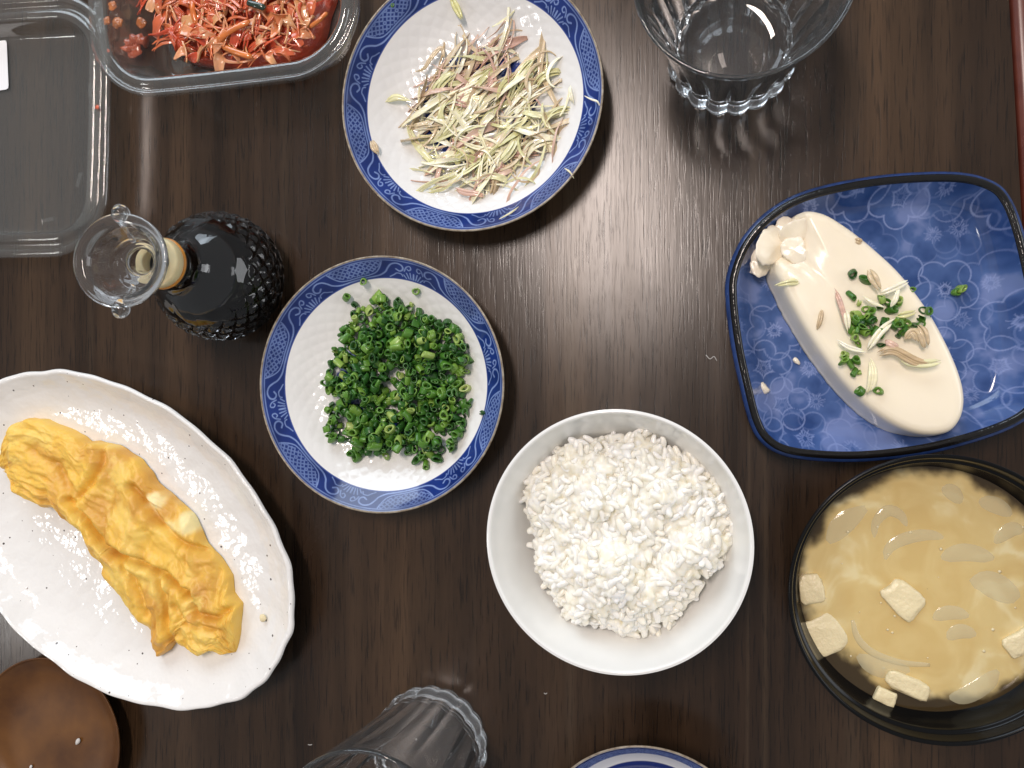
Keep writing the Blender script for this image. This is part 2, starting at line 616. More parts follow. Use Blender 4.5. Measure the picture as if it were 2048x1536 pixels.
# ------------------------------------------------------------------ blue and white round plates
def band_paint(a, v, rep=6):
    """Print on the blue band: a = angle, v = cm outwards from the band's inner edge (0..1.4)."""
    half = math.pi / rep
    q = np.abs(((a + half) % (2 * half)) - half) / half
    s = q * 3.1
    p = np.stack([s, v], -1)
    k1 = smooth_prof([(3.1, 0.16), (2.5, 0.17), (1.95, 0.24), (1.58, 0.46), (1.4, 0.74), (1.2, 1.0), (0.9, 1.1), (0.64, 0.97), (0.6, 0.72), (0.78, 0.58), (0.96, 0.7)], 5)
    k2 = smooth_prof([(3.1, 0.30), (2.6, 0.31), (2.15, 0.42), (1.9, 0.66), (1.72, 1.0), (1.66, 1.2)], 4)
    k3 = smooth_prof([(1.35, 0.15), (1.1, 0.3), (0.95, 0.42), (0.7, 0.40), (0.62, 0.25)], 4)
    k4 = smooth_prof([(0.52, 0.62), (0.40, 0.92), (0.22, 1.02), (0.16, 0.84), (0.28, 0.72), (0.36, 0.8)], 4)
    d = np.minimum(seg_dist(p, k1) - 0.012, seg_dist(p, k2))
    d = np.minimum(d, seg_dist(p, k3))
    d = np.minimum(d, seg_dist(p, k4))
    for t in (((0.03, 0.15), (0.0, 0.55)), ((0.14, 0.15), (0.2, 0.56)), ((0.25, 0.15), (0.4, 0.52)), ((0.40, 0.14), (0.56, 0.36))):
        d = np.minimum(d, seg_dist(p, t))
    line = 1 - sstep(0.018, 0.045, d)
    # lattice panel outside the stalk
    lim = np.interp(s, [1.6, 1.75, 1.95, 2.2, 2.6, 3.1], [1.25, 1.0, 0.7, 0.5, 0.40, 0.38])
    inp = (v > lim) & (v < 1.24) & (s > 1.66)
    c = 0.42
    u, w = (3.1 - s) / c, (v - 0.80) / c
    A, B = (u + w) / 2, (u - w) / 2
    fa, fb = np.abs(A - np.round(A)), np.abs(B - np.round(B))
    lat = np.minimum(np.minimum(np.abs(fa - 0.0), np.abs(fb - 0.0)), np.minimum(np.abs(np.maximum(fa, fb) - 0.32), np.abs(np.hypot(0.5 - fa, 0.5 - fb) - 0.12)))
    ll = (1 - sstep(0.03, 0.09, lat)) * 0.75 * inp
    line = np.maximum(line, ll)
    line = np.maximum(line, 0.8 * (1 - sstep(0.02, 0.045, np.abs(v - 1.27))))
    return line


_plate_cache = {}
def plate_meshes():
    R = 6.7
    top = smooth_prof([(0.02, 0.62), (1.5, 0.62), (3.2, 0.66), (4.4, 0.92), (5.3, 1.42), (6.1, 2.02), (6.62, 2.46)], 24)
    L = np.r_[0, np.cumsum(np.hypot(*np.diff(top, axis=0).T))]
    # fine steps across the printed band
    i0 = np.interp(5.62, top[:, 0], L)
    ts = np.r_[np.linspace(0, i0 * 0.55, 22, endpoint=False), np.linspace(i0 * 0.55, i0, 34, endpoint=False), np.linspace(i0, L[-1], 50)]
    prof = np.stack([np.interp(ts, L, top[:, 0]), np.interp(ts, L, top[:, 1])], -1)
    ntop = len(prof)
    band0 = i0
    under = np.array([(6.69, 2.47), (6.70, 2.41), (6.62, 2.33), (6.0, 1.80), (5.1, 1.10), (4.3, 0.66), (3.9, 0.50), (3.2, 0.42), (0.5, 0.42)])
    P = np.vstack([prof, under])
    n = 1200
    rings = lathe(P, n)
    th = np.linspace(0, 2 * np.pi, n, endpoint=False)
    rr = rings[:ntop, :, :]
    rad = np.hypot(rr[..., 0], rr[..., 1])
    tt = np.repeat(th[None], ntop, 0)
    lr = np.log(np.maximum(rad, 0.3))
    em = np.abs(np.sin(19 * tt + 5.2 * rad)) * np.abs(np.sin(19 * tt - 5.2 * rad))
    em = em * sstep(2.3, 3.2, rad) * (1 - sstep(5.3, 5.6, rad))
    rings[:ntop, :, 2] += 0.022 * em
    arc = ts[:, None] - band0
    v = np.repeat(arc * (1.45 / arc.max()), n, 1).ravel()
    a = tt.ravel()
    col = np.tile(np.array([0.80, 0.795, 0.775]), (len(P) * n, 1))
    ct = col[:ntop * n]
    xy = rr.reshape(-1, 3)[:, :2]
    wash = fbm(np.c_[xy * 1.1, 0 * a], 3, 5)
    inb = v > 0
    gd = np.array([0.010, 0.027, 0.150])[None] * (1.0 + 0.45 * wash[:, None])
    ln = np.array([0.21, 0.30, 0.58])[None]
    idx = np.where(inb)[0]
    line = np.zeros(len(v))
    line[idx] = band_paint(a[idx], v[idx]) * np.clip(0.8 + 0.5 * wash[idx], 0.3, 1)
    blue = gd * (1 - line[:, None]) + ln * line[:, None]
    w_in = (1 - sstep(0.06, 0.10, v)) * 0.55
    blue = blue * (1 - w_in[:, None]) + np.array([0.07, 0.12, 0.42]) * w_in[:, None]
    edge = sstep(1.36, 1.40, v) * 0.6
    blue = blue * (1 - edge[:, None]) + np.array([0.26, 0.33, 0.55]) * edge[:, None]
    m = sstep(0.0, 0.035, v)[:, None]
    ct[:] = ct * (1 - m) + blue * m
    # painted medallion in the middle
    rd = rad.ravel()
    edge_r = 3.0 + 0.14 * np.cos(9 * a)
    med = (1 - sstep(edge_r - 0.03, edge_r + 0.03, rd)) * sstep(1.9, 1.96, rd)
    lines = np.minimum(np.abs(((a * 9 / np.pi) % 1) - 0.5) * rd * 0.35, np.abs(rd - 2.55))
    lm = (1 - sstep(0.02, 0.06, lines))[:, None]
    mb = np.array([0.015, 0.035, 0.20]) * (1 - lm) + np.array([0.25, 0.34, 0.62]) * lm
    ct[:] = ct * (1 - med[:, None]) + mb * med[:, None]
    V = rings.reshape(-1, 3)
    Fc = ring_faces(len(P), n, flip=False)
    return V, Fc[:, ::-1] if False else Fc, col


def torus(R, z, r, n=160, k=8, wob=0.0):
    th = np.linspace(0, 2 * np.pi, n, endpoint=False)
    a = np.linspace(0, 2 * np.pi, k, endpoint=False)
    rad = R + r * np.cos(a)[:, None] * np.ones(n)
    rings = np.stack([rad * np.cos(th), rad * np.sin(th), z + r * np.sin(a)[:, None] * np.ones(n)], -1)
    V = rings.reshape(-1, 3)
    f = ring_faces(k, n)
    last = np.stack([(k - 1) * n + np.arange(n), (k - 1) * n + (np.arange(n) + 1) % n, (np.arange(n) + 1) % n, np.arange(n)], -1)
    return V, np.vstack([f, last])


def foot(R, z, n=96):
    return loft(lathe([(R - 0.55, z), (R - 0.5, 0.06), (R - 0.38, 0.0), (R - 0.12, 0.0), (R, 0.06), (R + 0.06, z)], n))


pv, pf, pc = plate_meshes()
NEGI = (-15.49, -0.03)
BUDS = (-10.62, 14.58)
t = thing('round_plate', 'round blue rimmed white plate heaped with chopped green chives', 'plate', (*NEGI, 0), math.radians(13), 'blue and white patterned plates')
d0 = mk('dish_body', pv, pf, M['glaze'], t, col=pc)
r0 = mk('rim_edge', *torus(6.66, 2.44, 0.055), M['rim_brown'], t)
f0 = mk('foot_ring', *foot(3.9, 0.52), M['white'], t)
t2 = thing('round_plate', 'round blue rimmed white plate holding shredded pinkish ginger buds', 'plate', (*BUDS, 0), math.radians(43), 'blue and white patterned plates')
t2.scale = (1.02, 1.02, 1.04)
for o in (d0, r0, f0):
    c = o.copy(); c.parent = t2; C.objects.link(c)


def third_plate():
    prof_top = smooth_prof([(0.02, 0.75), (2.0, 0.75), (3.2, 1.0), (4.2, 1.6), (5.0, 2.5), (5.38, 3.0)], 14)
    P = np.vstack([prof_top, [(5.43, 3.03), (5.47, 2.98), (5.42, 2.88), (4.7, 1.9), (3.8, 1.1), (3.0, 0.7), (2.6, 0.55), (0.3, 0.5)]])
    n = 700
    rings = lathe(P, n)
    nt_ = len(prof_top)
    th = np.repeat(np.linspace(0, 2 * np.pi, n, endpoint=False)[None], nt_, 0).ravel()
    rd = np.hypot(rings[:nt_, :, 0], rings[:nt_, :, 1]).ravel()
    L = np.repeat(np.r_[0, np.cumsum(np.hypot(*np.diff(prof_top, axis=0).T))][:, None], n, 1).ravel()
    top = L.max()
    v = top - L                                     # cm inwards from the rim
    col = np.tile(np.array([0.78, 0.78, 0.775]), (len(P) * n, 1))
    ct = col[:nt_ * n]
    m = 34
    u = (th * m / (2 * np.pi)) % 1 - 0.5
    dist = np.hypot(u * 0.98, (1.0 - v) * 1.0)
    wav = np.abs(((dist * 6.5) % 1) - 0.5) * 2
    wl = sstep(0.45, 0.75, wav) * (v < 1.0)
    b = np.array([0.016, 0.035, 0.15]) * (1 - wl[:, None]) + np.array([0.22, 0.29, 0.50]) * wl[:, None]
    inb = ((v < 1.0) & (v > 0.16))[:, None]
    ct[:] = np.where(inb, b, ct)
    ct[:] = np.where((v <= 0.16)[:, None], np.array([0.012, 0.018, 0.06]), ct)
    ct[:] = np.where((rd < 4.1)[:, None], np.array([0.015, 0.03, 0.17]), ct)
    t = thing('round_plate', 'deep little dish with a blue wave border, mostly cut off below the rice', 'plate', (-1.66, -22.87, 0))
    mk('dish_body', rings.reshape(-1, 3), ring_faces(len(P), n), M['glaze'], t, col=col)
    mk('rim_edge', *torus(5.45, 2.99, 0.05), M['rim_brown'], t)
    mk('foot_ring', *foot(2.8, 0.6), M['white'], t)
third_plate()

# ------------------------------------------------------------------ chopped chives
def chive_mesh(k):
    r = np.random.default_rng(100 + k)
    n = 14
    th = np.linspace(0, 2 * np.pi, n, endpoint=False)
    R = r.uniform(0.17, 0.255)
    sq = r.uniform(0.42, 1.0)
    h = r.uniform(0.15, 0.29)
    wall = r.uniform(0.06, 0.12)
    p2, p3 = r.uniform(0, 6, 2)
    sl = r.uniform(-0.25, 0.25)
    def ring(q, z):
        wob = 1 + 0.09 * np.sin(2 * th + p2) + 0.07 * np.sin(3 * th + p3)
        x, y = q * wob * np.cos(th), q * sq * wob * np.sin(th)
        return np.stack([x, y, z + sl * x], -1)
    if k % 4 == 3: th = np.linspace(0.5, 5.6, n); h *= 0.8
    rings = np.stack([ring(R - wall, -h), ring(R - 0.015, -h), ring(R, -h + 0.03), ring(R, h - 0.03), ring(R - 0.015, h), ring(R - wall, h), ring(R - wall, -h)])
    V = rings.reshape(-1, 3)
    return V, ring_faces(7, n, closed=(k % 4 != 3))


def inside(poly, x, y):
    poly = np.asarray(poly)
    c = False
    j = len(poly) - 1
    for i in range(len(poly)):
        if (poly[i, 1] > y) != (poly[j, 1] > y) and x < (poly[j, 0] - poly[i, 0]) * (y - poly[i, 1]) / (poly[j, 1] - poly[i, 1]) + poly[i, 0]:
            c = not c
        j = i
    return c


CH = [mk('chive_ring', *chive_mesh(k), M['chive'], link=False) for k in range(12)]
CH_G = 'chopped chive rings heaped on the round plate'
CH_L = 'tiny cut ring of green chive in the dense green heap'


def chives():
    out = WP([(700, 600), (740, 595), (775, 575), (800, 605), (835, 610), (870, 640), (895, 630), (925, 670), (935, 720), (935, 770), (940, 815), (920, 860), (925, 885), (890, 910), (860, 925), (820, 918), (790, 895), (760, 912), (710, 920), (680, 895), (645, 870), (650, 810), (640, 760), (655, 710), (665, 670), (690, 640)], 1.6)
    cen = out.mean(0)
    base = lambda x, y: np.interp(np.hypot(x - NEGI[0], y - NEGI[1]), [0, 3.2, 4.4, 5.3, 6.1, 6.6], [0.64, 0.68, 0.94, 1.44, 2.04, 2.46])
    hp = Heap(-22, -7, -9, 7, base)
    pieces = []
    items = []
    def spot(shrink):
        while True:
            x, y = rng.uniform(out[:, 0].min(), out[:, 0].max()), rng.uniform(out[:, 1].min(), out[:, 1].max())
            if inside(cen + (out - cen) * shrink, x, y): return x, y
    for i in range(900):
        x, y = spot(1.0 if i < 420 else random.choice((0.75, 0.88, 0.97, 1.0)))
        z = hp.top(x, y, 0.22, 0.55)
        hp.fill(x, y, 0.19, z + 0.27)
        tilt = rng.choice([0.3, 0.9, 1.6])
        items.append((x, y, z + 0.20, tilt * rng.normal(0, 0.8), tilt * rng.normal(0, 0.8), rng.uniform(0, 6.3), int(rng.integers(12))))
    # the ones one sees best (highest for their place) become things of their own
    clr = np.array([hp.top(x, y, 0.2, 0.8) - z for x, y, z, *_ in items])
    order = np.argsort(clr)
    for k in order[:292]:
        x, y, z, a, b, c, v = items[k]
        put(CH[v], (x, y, z), (a, b, c), rng.uniform(0.75, 1.2), label=CH_L, cat='chive', group=CH_G)
    rest = []
    for k in order[292:]:
        x, y, z, a, b, c, v = items[k]
        me = CH[v].data
        co = np.empty(len(me.vertices) * 3); me.vertices.foreach_get('co', co)
        rest.append((co.reshape(-1, 3) / S @ rotm(a, b, c).T + (x, y, z), [tuple(p.vertices) for p in me.polygons]))
    tag(mk('chive_heap', *joined(rest), M['chive_mass']), 'lower layers of the chopped chive heap', 'chives', kind='stuff')
    for px, py, lab in ((693, 595, 'lone chive ring lying apart above the heap, on bare white glaze'), (727, 563, 'chive ring stuck on the inner edge of the blue band'), (965, 826, 'stray chive ring at the plate rim towards the rice bowl'),
                        (772, 912, 'loose curled chive ring just below the heap'), (852, 930, 'smallest chive crumb below the heap, alone on white'), (832, 583, 'upright pale chive ring just above the heap top')):
        q = W(px, py, 1.1)
        dz = np.hypot(q[0] - NEGI[0], q[1] - NEGI[1])
        z = float(np.interp(dz, [0, 3.2, 4.4, 5.3, 6.1, 6.6], [0.64, 0.68, 0.94, 1.44, 2.04, 2.46])) + 0.16
        q = W(px, py, z)
        put(CH[random.randrange(12)], (*q, z), (rng.normal(0, 0.5), rng.normal(0, 0.5), rng.uniform(0, 6)), 0.9, label=lab, cat='chive')
    q = W(787, 16, 2.1)
    put(CH[2], (*q, 2.3), (0.3, 0.4, 1), 0.55, label='dark green chive speck on the ginger plate rim', cat='chive')


def chive_mass():
    m, nt, b = nmat('green_chive_mass')
    geo = N(nt, 'ShaderNodeNewGeometry')
    c = ramp(nt, geo.outputs['Random Per Island'], [(0.0, (0.018, 0.078, 0.015)), (0.45, (0.035, 0.13, 0.02)), (0.8, (0.08, 0.21, 0.03)), (1.0, (0.20, 0.36, 0.06))])
    nt.links.new(c, b.inputs['Base Color'])
    b.inputs['Roughness'].default_value = 0.3
    return m
M['chive_mass'] = chive_mass()
chives()

# ------------------------------------------------------------------ shredded ginger buds
def shred(L, w, th, bend, arch, twist, seed, n=13, k=8, blunt=0.25):
    """A curved, tapering blade along X."""
    r = np.random.default_rng(seed)
    t = np.linspace(-1, 1, n)
    ang = bend * t + 0.25 * bend * r.normal() * t * t
    x = np.cumsum(np.cos(ang)); y = np.cumsum(np.sin(ang))
    x = (x - x.mean()) * L / n; y = (y - y.mean()) * L / n
    z = arch * (1 - t * t) + 0.04 * r.normal(size=1) * np.sin(3 * t)
    u = (t + 1) / 2
    wd = w * np.clip(np.sin(np.pi * np.clip(0.04 + 0.92 * u, 0, 1)) ** blunt * (1 - 0.55 * u ** 1.5) * (1 + 0.12 * np.sin(7 * u + seed)), 0.06, None)
    tx, ty = np.gradient(x), np.gradient(y)
    ln = np.hypot(tx, ty)
    sx, sy = -ty / ln, tx / ln
    a = np.linspace(0, 2 * np.pi, k, endpoint=False)
    tw = twist * t
    ca = 0.5 * wd[:, None] * np.cos(a)
    cup = 0.35 * (np.abs(np.cos(a)) ** 2)[None] * wd[:, None] * 0.5
    sa = 0.5 * th * np.sin(a)[None] * np.ones((n, 1)) + cup
    lat = ca * np.cos(tw)[:, None] - sa * np.sin(tw)[:, None]
    ver = ca * np.sin(tw)[:, None] + sa * np.cos(tw)[:, None]
    rings = np.stack([x[:, None] + sx[:, None] * lat, y[:, None] + sy[:, None] * lat, z[:, None] + ver], -1)
    return loft(rings, True, True)


def frayed(L, spread, w, th, seed, m=5):
    """A piece torn along its fibres: strands that part from a common root."""
    r = np.random.default_rng(seed)
    parts = []
    bend = r.normal(0, 0.4)
    for k in range(m):
        v, f = shred(L * r.uniform(0.7, 1.05), w * r.uniform(0.7, 1.3), th, bend + r.normal(0, 0.10), r.uniform(0.0, 0.25), r.normal(0, 0.7), seed * 7 + k, n=13, k=7, blunt=0.3)
        v = v - [v[:, 0].min(), 0, 0]
        o = (k - (m - 1) / 2) / max(m - 1, 1)
        a = o * spread * 0.22 + r.normal(0, 0.03)
        v = v @ rotm(0, 0, a).T + [-L / 2 + r.uniform(-.08, .08), o * w * 1.6, r.uniform(-0.03, 0.06)]
        parts.append((v, f))
    return joined(parts)


def shred_along(pts, z, w, th, name, mat, label, cat='ginger shred', twist=0.3, lift=None, blunt=False):
    """One particular shred, laid along points of the photograph."""
    P = np.array([(*W(p[0], p[1], z), z) for p in pts])
    q = smooth_prof(P, 6)
    n = len(q)
    t = np.linspace(0, 1, n)
    q[:, 2] = np.interp(t, np.linspace(0, 1, len(lift)), lift) if lift is not None else z + 0.1 * np.sin(np.pi * t)
    for i in range(n):      # keep each point on its sight line at its own height
        pass
    c = q.mean(0)
    wd = w * (0.04 + np.sin(np.pi * (0.02 + 0.95 * t ** 0.85)) ** 0.75) * 0.56 * (1 + 0.10 * np.sin(9 * t + len(label)))
    if blunt: wd = 0.5 * w * np.clip(np.sin(np.pi * (0.03 + 0.94 * t)) * 4, 0, 1)
    ns = 1 if blunt else max(1, int(round(w / 0.12)))
    if ns == 1:
        v, f = tube(q - c, wd, 8, th / w)
    else:
        r_ = np.random.default_rng(len(label) + int(w * 100))
        tg = np.gradient(q, axis=0); tg /= np.linalg.norm(tg, axis=1)[:, None]
        sd = np.c_[-tg[:, 1], tg[:, 0], np.zeros(n)]
        bits = []
        for k in range(ns):
            o = (k - (ns - 1) / 2) / ns * 2
            i0, i1 = int(r_.integers(0, max(1, n // 6))), n - int(r_.integers(0, max(1, n // 4)))
            pk = (q - c + sd * (o * wd * (1 + 0.25 * r_.normal()))[:, None] + [0, 0, r_.uniform(-0.02, 0.04)])[i0:i1]
            m_ = len(pk)
            rk = wd[i0:i1] * 1.25 / ns * np.clip(np.sin(np.pi * np.linspace(0.02, 0.97, m_)) * 2.2, 0.15, 1)
            bits.append(tube(pk, rk, 7, 0.55))
        v, f = joined(bits)
    return tag(mk(name, v, f, mat, loc=c), label, cat)


def ginger():
    kinds = [('bud_white', 'cream white ginger bud shred in the heap on the plate'),
             ('bud_green', 'pale yellow green ginger bud shred in the heap on the plate'),
             ('bud_pink', 'dusky pink ginger bud shred in the heap on the plate'),
             ('bud_tan', 'light brown papery ginger bud shred in the heap on the plate')]
    src = {}
    for mname, lab in kinds:
        src[mname] = []
        for k in range(14):
            r = np.random.default_rng(k * 7 + len(mname))
            wide = r.uniform(0.10, 0.20) if k % 5 < 3 else r.uniform(0.26, 0.50)
            v, f = shred(r.uniform(2.1, 4.3), wide, r.uniform(0.03, 0.06), r.normal(0, 0.55), r.uniform(0.0, 0.3), r.normal(0, 0.7), k * 13 + len(mname), n=17, k=10, blunt=(0.12, 0.22, 0.4)[k % 3])
            if k % 7 == 0: v, f = frayed(r.uniform(1.8, 3.4), r.uniform(0.3, 1.0), r.uniform(0.14, 0.22), 0.04, k * 5 + len(mname), int(r.integers(4, 7)))
            v = v + np.c_[0.03 * fbm(v * 1.5, 2, k), 0.05 * fbm(v * 1.5, 2, k + 3), 0.10 * fbm(v * 1.2, 2, k + 5)]
            src[mname].append(mk('ginger_shred', v, f, M[mname], link=False))
    out = WP([(850, 115), (930, 60), (985, 15), (1010, 10), (1040, 90), (1085, 75), (1110, 110), (1135, 150), (1140, 205), (1125, 260), (1085, 320), (1040, 370), (980, 395), (900, 385), (850, 375), (810, 330), (835, 290), (805, 240), (800, 205), (830, 165)], 1.8)
    cen = out.mean(0)
    def base(x, y):
        d = np.hypot(x - BUDS[0], y - BUDS[1])
        return np.interp(d, [0, 3.2, 4.4, 5.3, 6.1, 6.6], [0.66, 0.70, 0.96, 1.48, 2.1, 2.5])
    hp = Heap(-18, 7, -3, 22, base)
    n = 0
    while n < 298:
        x, y = rng.uniform(out[:, 0].min(), out[:, 0].max()), rng.uniform(out[:, 1].min(), out[:, 1].max())
        sh = random.choice((0.7, 0.85, 0.97))
        if not inside(cen + (out - cen) * sh, x, y): continue
        dx, dy = x - cen[0], y - cen[1]
        u = rng.random()
        # pinker at the upper left, greener at the right
        if n < 90: m = ('bud_tan', 'bud_pink', 'bud_green')[int(u * 3)]
        elif dx > 1.2: m = 'bud_green' if u < 0.45 else 'bud_tan' if u < 0.75 else 'bud_white'
        elif dy > 0.8: m = 'bud_pink' if u < 0.5 else 'bud_tan' if u < 0.75 else 'bud_white' if u < 0.9 else 'bud_green'
        else: m = 'bud_white' if u < 0.5 else 'bud_pink' if u < 0.62 else 'bud_tan' if u < 0.85 else 'bud_green'
        s = src[m][int(rng.integers(14))]
        z = hp.top(x, y, 0.45, 0.55)
        hp.fill(x, y, 0.28, z + 0.055)
        a = rng.normal(0.95 if dy > 0 else 0.5, 0.42) if rng.random() < 0.78 else rng.uniform(0, 6.28)
        if rng.random() < 0.5: a += math.pi
        lab = dict(kinds)[m]
        put(s, (x, y, z + 0.07), (rng.normal(0, 0.35), rng.normal(0, 0.12), a), rng.uniform(0.7, 1.1), label=lab, cat='ginger shred', group='shredded ginger bud heap')
        n += 1
    T = hp.top(cen[0], cen[1], 1.0, 0.9)
    shred_along([(808, 148), (845, 140), (862, 118), (882, 97), (888, 112), (884, 128)], 1.15, 0.20, 0.07, 'ginger_shred', M['bud_tan'], 'hooked brown shred looping out at the upper left of the heap')
    shred_along([(848, 232), (900, 205), (950, 180), (985, 150)], T, 0.62, 0.16, 'ginger_shred', M['bud_white'], 'broadest white shred lying across the middle of the heap', lift=[T, T + .15, T + .12, T])
    shred_along([(870, 205 + 25), (930, 205), (990, 192)], T, 0.36, 0.12, 'ginger_shred', M['bud_green'], 'thick pale green shred just under the broadest white one')
    shred_along([(850, 243), (868, 260), (886, 280), (905, 292)], T - .1, 0.30, 0.09, 'ginger_shred', M['bud_white'], 'short curved cream shred at the left of the heap middle')
    shred_along([(1005, 265), (1025, 285), (1050, 293), (1078, 292)], T - .1, 0.26, 0.1, 'ginger_shred', M['bud_white'], 'curved cream shred like a claw low in the right half')
    shred_along([(850, 335), (900, 322), (950, 308), (985, 285)], T - .2, 0.28, 0.08, 'ginger_shred', M['bud_white'], 'long creamy shred slanting across the lower heap')
    shred_along([(1065, 170), (1050, 200), (1060, 235), (1080, 258), (1062, 225), (1058, 195)], T, 0.10, 0.05, 'ginger_shred', M['bud_white'], 'thin looped white shred at the right of the heap')
    shred_along([(1090, 290), (1100, 297), (1110, 310)], 1.1, 0.30, 0.12, 'ginger_shred', M['bud_white'], 'small cream sliver lying alone low at the right')
    shred_along([(1140, 170), (1142, 190), (1148, 210)], 1.5, 0.2, 0.06, 'ginger_shred', M['bud_white'], 'pale sliver standing on white glaze at the far right')
    shred_along([(742, 278), (750, 295), (757, 309)], 1.9, 0.35, 0.06, 'ginger_shred', M['bud_tan'], 'brown papery scrap on the inner edge of the blue band')
    shred_along([(905, 375), (930, 385), (955, 388), (975, 395)], 1.3, 0.3, 0.1, 'ginger_shred', M['bud_pink'], 'orange pink shred along the lower edge of the heap')
    shred_along([(770, 205), (795, 195), (825, 205)], 1.2, 0.3, 0.06, 'ginger_shred', M['bud_green'], 'flat pale shred pointing left off the heap')
    shred_along([(900, -10), (915, 18), (930, 50)], 1.6, 0.28, 0.06, 'ginger_shred', M['bud_green'], 'pale green shred alone at the cut off top of the plate')
    shred_along([(1168, 190), (1182, 200), (1196, 206), (1203, 220)], 2.45, 0.09, 0.05, 'ginger_shred', M['bud_white'], 'white thread hanging over the plate edge on the right', lift=[2.35, 2.6, 2.62, 2.35])
    shred_along([(1128, 335), (1140, 345), (1148, 357)], 2.5, 0.08, 0.05, 'ginger_shred', M['bud_white'], 'short white thread on the rim at the lower right', lift=[2.4, 2.65, 2.5])
    shred_along([(1000, 440), (1020, 425), (1035, 410)], 2.4, 0.08, 0.05, 'ginger_shred', M['bud_white'], 'white thread across the blue band at the bottom', lift=[2.62, 2.3, 2.05])
ginger()

# ------------------------------------------------------------------ rice bowl
RICE = (-2.9, -7.09)
def rice():
    inn = smooth_prof([(0.02, 0.9), (1.4, 0.95), (2.6, 1.35), (3.9, 2.45), (4.9, 3.85), (5.5, 5.1), (5.78, 5.92)], 8)
    outp = smooth_prof([(5.84, 6.0), (5.92, 5.98), (5.95, 5.88), (5.72, 5.0), (5.15, 3.7), (4.2, 2.3), (3.0, 1.1), (2.2, 0.72), (1.9, 0.62), (0.2, 0.6)], 4)
    t = thing('rice_bowl', 'plain white porcelain bowl filled with cooked rice', 'bowl', (*RICE, 0))
    r = lathe(np.vstack([inn, outp]), 160)
    mk('bowl_body', r.reshape(-1, 3), ring_faces(r.shape[0], 160), M['white'], t)
    mk('foot_ring', *foot(2.5, 0.85), M['white'], t)
    # the mound: a height field that clumps
    cen = W(1246, 1064, 4.6)
    mound = thing('rice_mound', 'sticky mound of cooked white rice in the plain bowl', 'rice', (*cen, 0))
    lumps = [(1215, 1150, 1.35, 1.5), (1390, 1110, 1.2, 1.0), (1195, 1010, 0.9, 0.7), (1330, 990, 0.9, 0.45), (1150, 890, 1.2, 0.5), (1300, 890, 1.1, 0.5), (1085, 1000, 0.8, 0.4), (1110, 1150, 0.9, 0.5), (1160, 1220, 0.8, 0.5), (1400, 1010, 0.9, 0.3), (1280, 1060, 0.9, 0.25), (1320, 1200, 1.0, 0.4)]
    LP = [(W(a, b, 5.0) - cen, s, h) for a, b, s, h in lumps]
    dc = np.array(RICE) - cen
    def edge(th):
        return 4.62 + 0.26 * np.sin(3 * th + 0.4) + 0.22 * np.sin(5 * th + 1.0) + 0.12 * np.sin(9 * th + 2)
    def height(x, y):
        x, y = np.asarray(x, float), np.asarray(y, float)
        d = np.hypot(x, y)
        e = edge(np.arctan2(y, x))
        z = 3.55 + 1.35 * np.sqrt(np.clip(1 - (d / (e + 0.1)) ** 2, 0, 1))
        for c, s, h in LP:
            z = z + h * np.exp(-((x - c[0]) ** 2 + (y - c[1]) ** 2) / (s * s))
        p = np.c_[np.ravel(x), np.ravel(y), 0 * np.ravel(x)]
        z = z + 0.42 * fbm(p * 0.75, 3, 3).reshape(np.shape(x)) + 0.30 * (np.abs(vnoise(p * 1.0, 9)).reshape(np.shape(x)) - 0.3)
        return z
    G = []
    for k in range(6):
        r_ = np.random.default_rng(40 + k)
        m, q = 8, 8
        ph = np.linspace(0.25, np.pi - 0.25, m)
        a = np.linspace(0, 2 * np.pi, q, endpoint=False)
        Lh, w = r_.uniform(0.30, 0.39), r_.uniform(0.15, 0.185)
        cv = r_.normal(0, 0.10)
        u = np.cos(ph)
        x = Lh * u
        wr = w * np.sin(ph) ** 0.62 * (1 + 0.12 * u * r_.normal())
        rg = np.stack([np.repeat(x[:, None], q, 1), wr[:, None] * np.cos(a) + (cv * u * u)[:, None], 0.85 * wr[:, None] * np.sin(a) + 0.03 * r_.normal() * u[:, None]], -1)
        G.append(mk('rice_grain', *loft(rg, True, True), M['rice'], link=False))
    def place(d_lo=0.0):
        while True:
            x, y = rng.uniform(-5, 5, 2)
            if np.hypot(x, y) < edge(math.atan2(y, x)) * 1.02: return x, y
    hp = Heap(-5.4, -5.4, 5.4, 5.4, lambda x, y: height(x, y) - 0.12)
    items = []
    for i in range(1350):
        x, y = place()
        z = hp.top(x, y, 0.2, 0.6)
        hp.fill(x, y, 0.15, z + 0.08)
        items.append((x, y, z + 0.04, rng.normal(0, 0.4), rng.normal(0, 0.26), rng.uniform(0, 6.3), int(rng.integers(6)), rng.uniform(0.85, 1.15)))
    for i in range(26):                              # a few grains at the foot of the mound, on the bowl wall
        a = rng.uniform(0, 6.28)
        x, y = (edge(a) + rng.uniform(0.0, 0.18)) * np.array([math.cos(a), math.sin(a)])
        items.append((x, y, 3.75 + rng.uniform(-0.1, 0.1), rng.normal(0, 0.3), rng.normal(0, 0.3), rng.uniform(0, 6), int(rng.integers(6)), 1.0))
    # soft, stuck together inside of the mound, filling up to just under the grains
    g = hp.g.copy()
    for _ in range(2):
        g = sum(np.roll(np.roll(g, i, 0), j, 1) for i in (-2, -1, 0, 1, 2) for j in (-2, -1, 0, 1, 2)) / 25
    n = 240
    rad = np.linspace(0.01, 1, 70)
    th = np.linspace(0, 2 * np.pi, n, endpoint=False)
    X = rad[:, None] * edge(th)[None] * 0.985 * np.cos(th); Y = rad[:, None] * edge(th)[None] * 0.985 * np.sin(th)
    Z = g[((X - hp.x0) / hp.st).astype(int), ((Y - hp.y0) / hp.st).astype(int)] + 0.035 - 0.28 * (rad[:, None] ** 14)
    rings = np.stack([X, Y, Z], -1)
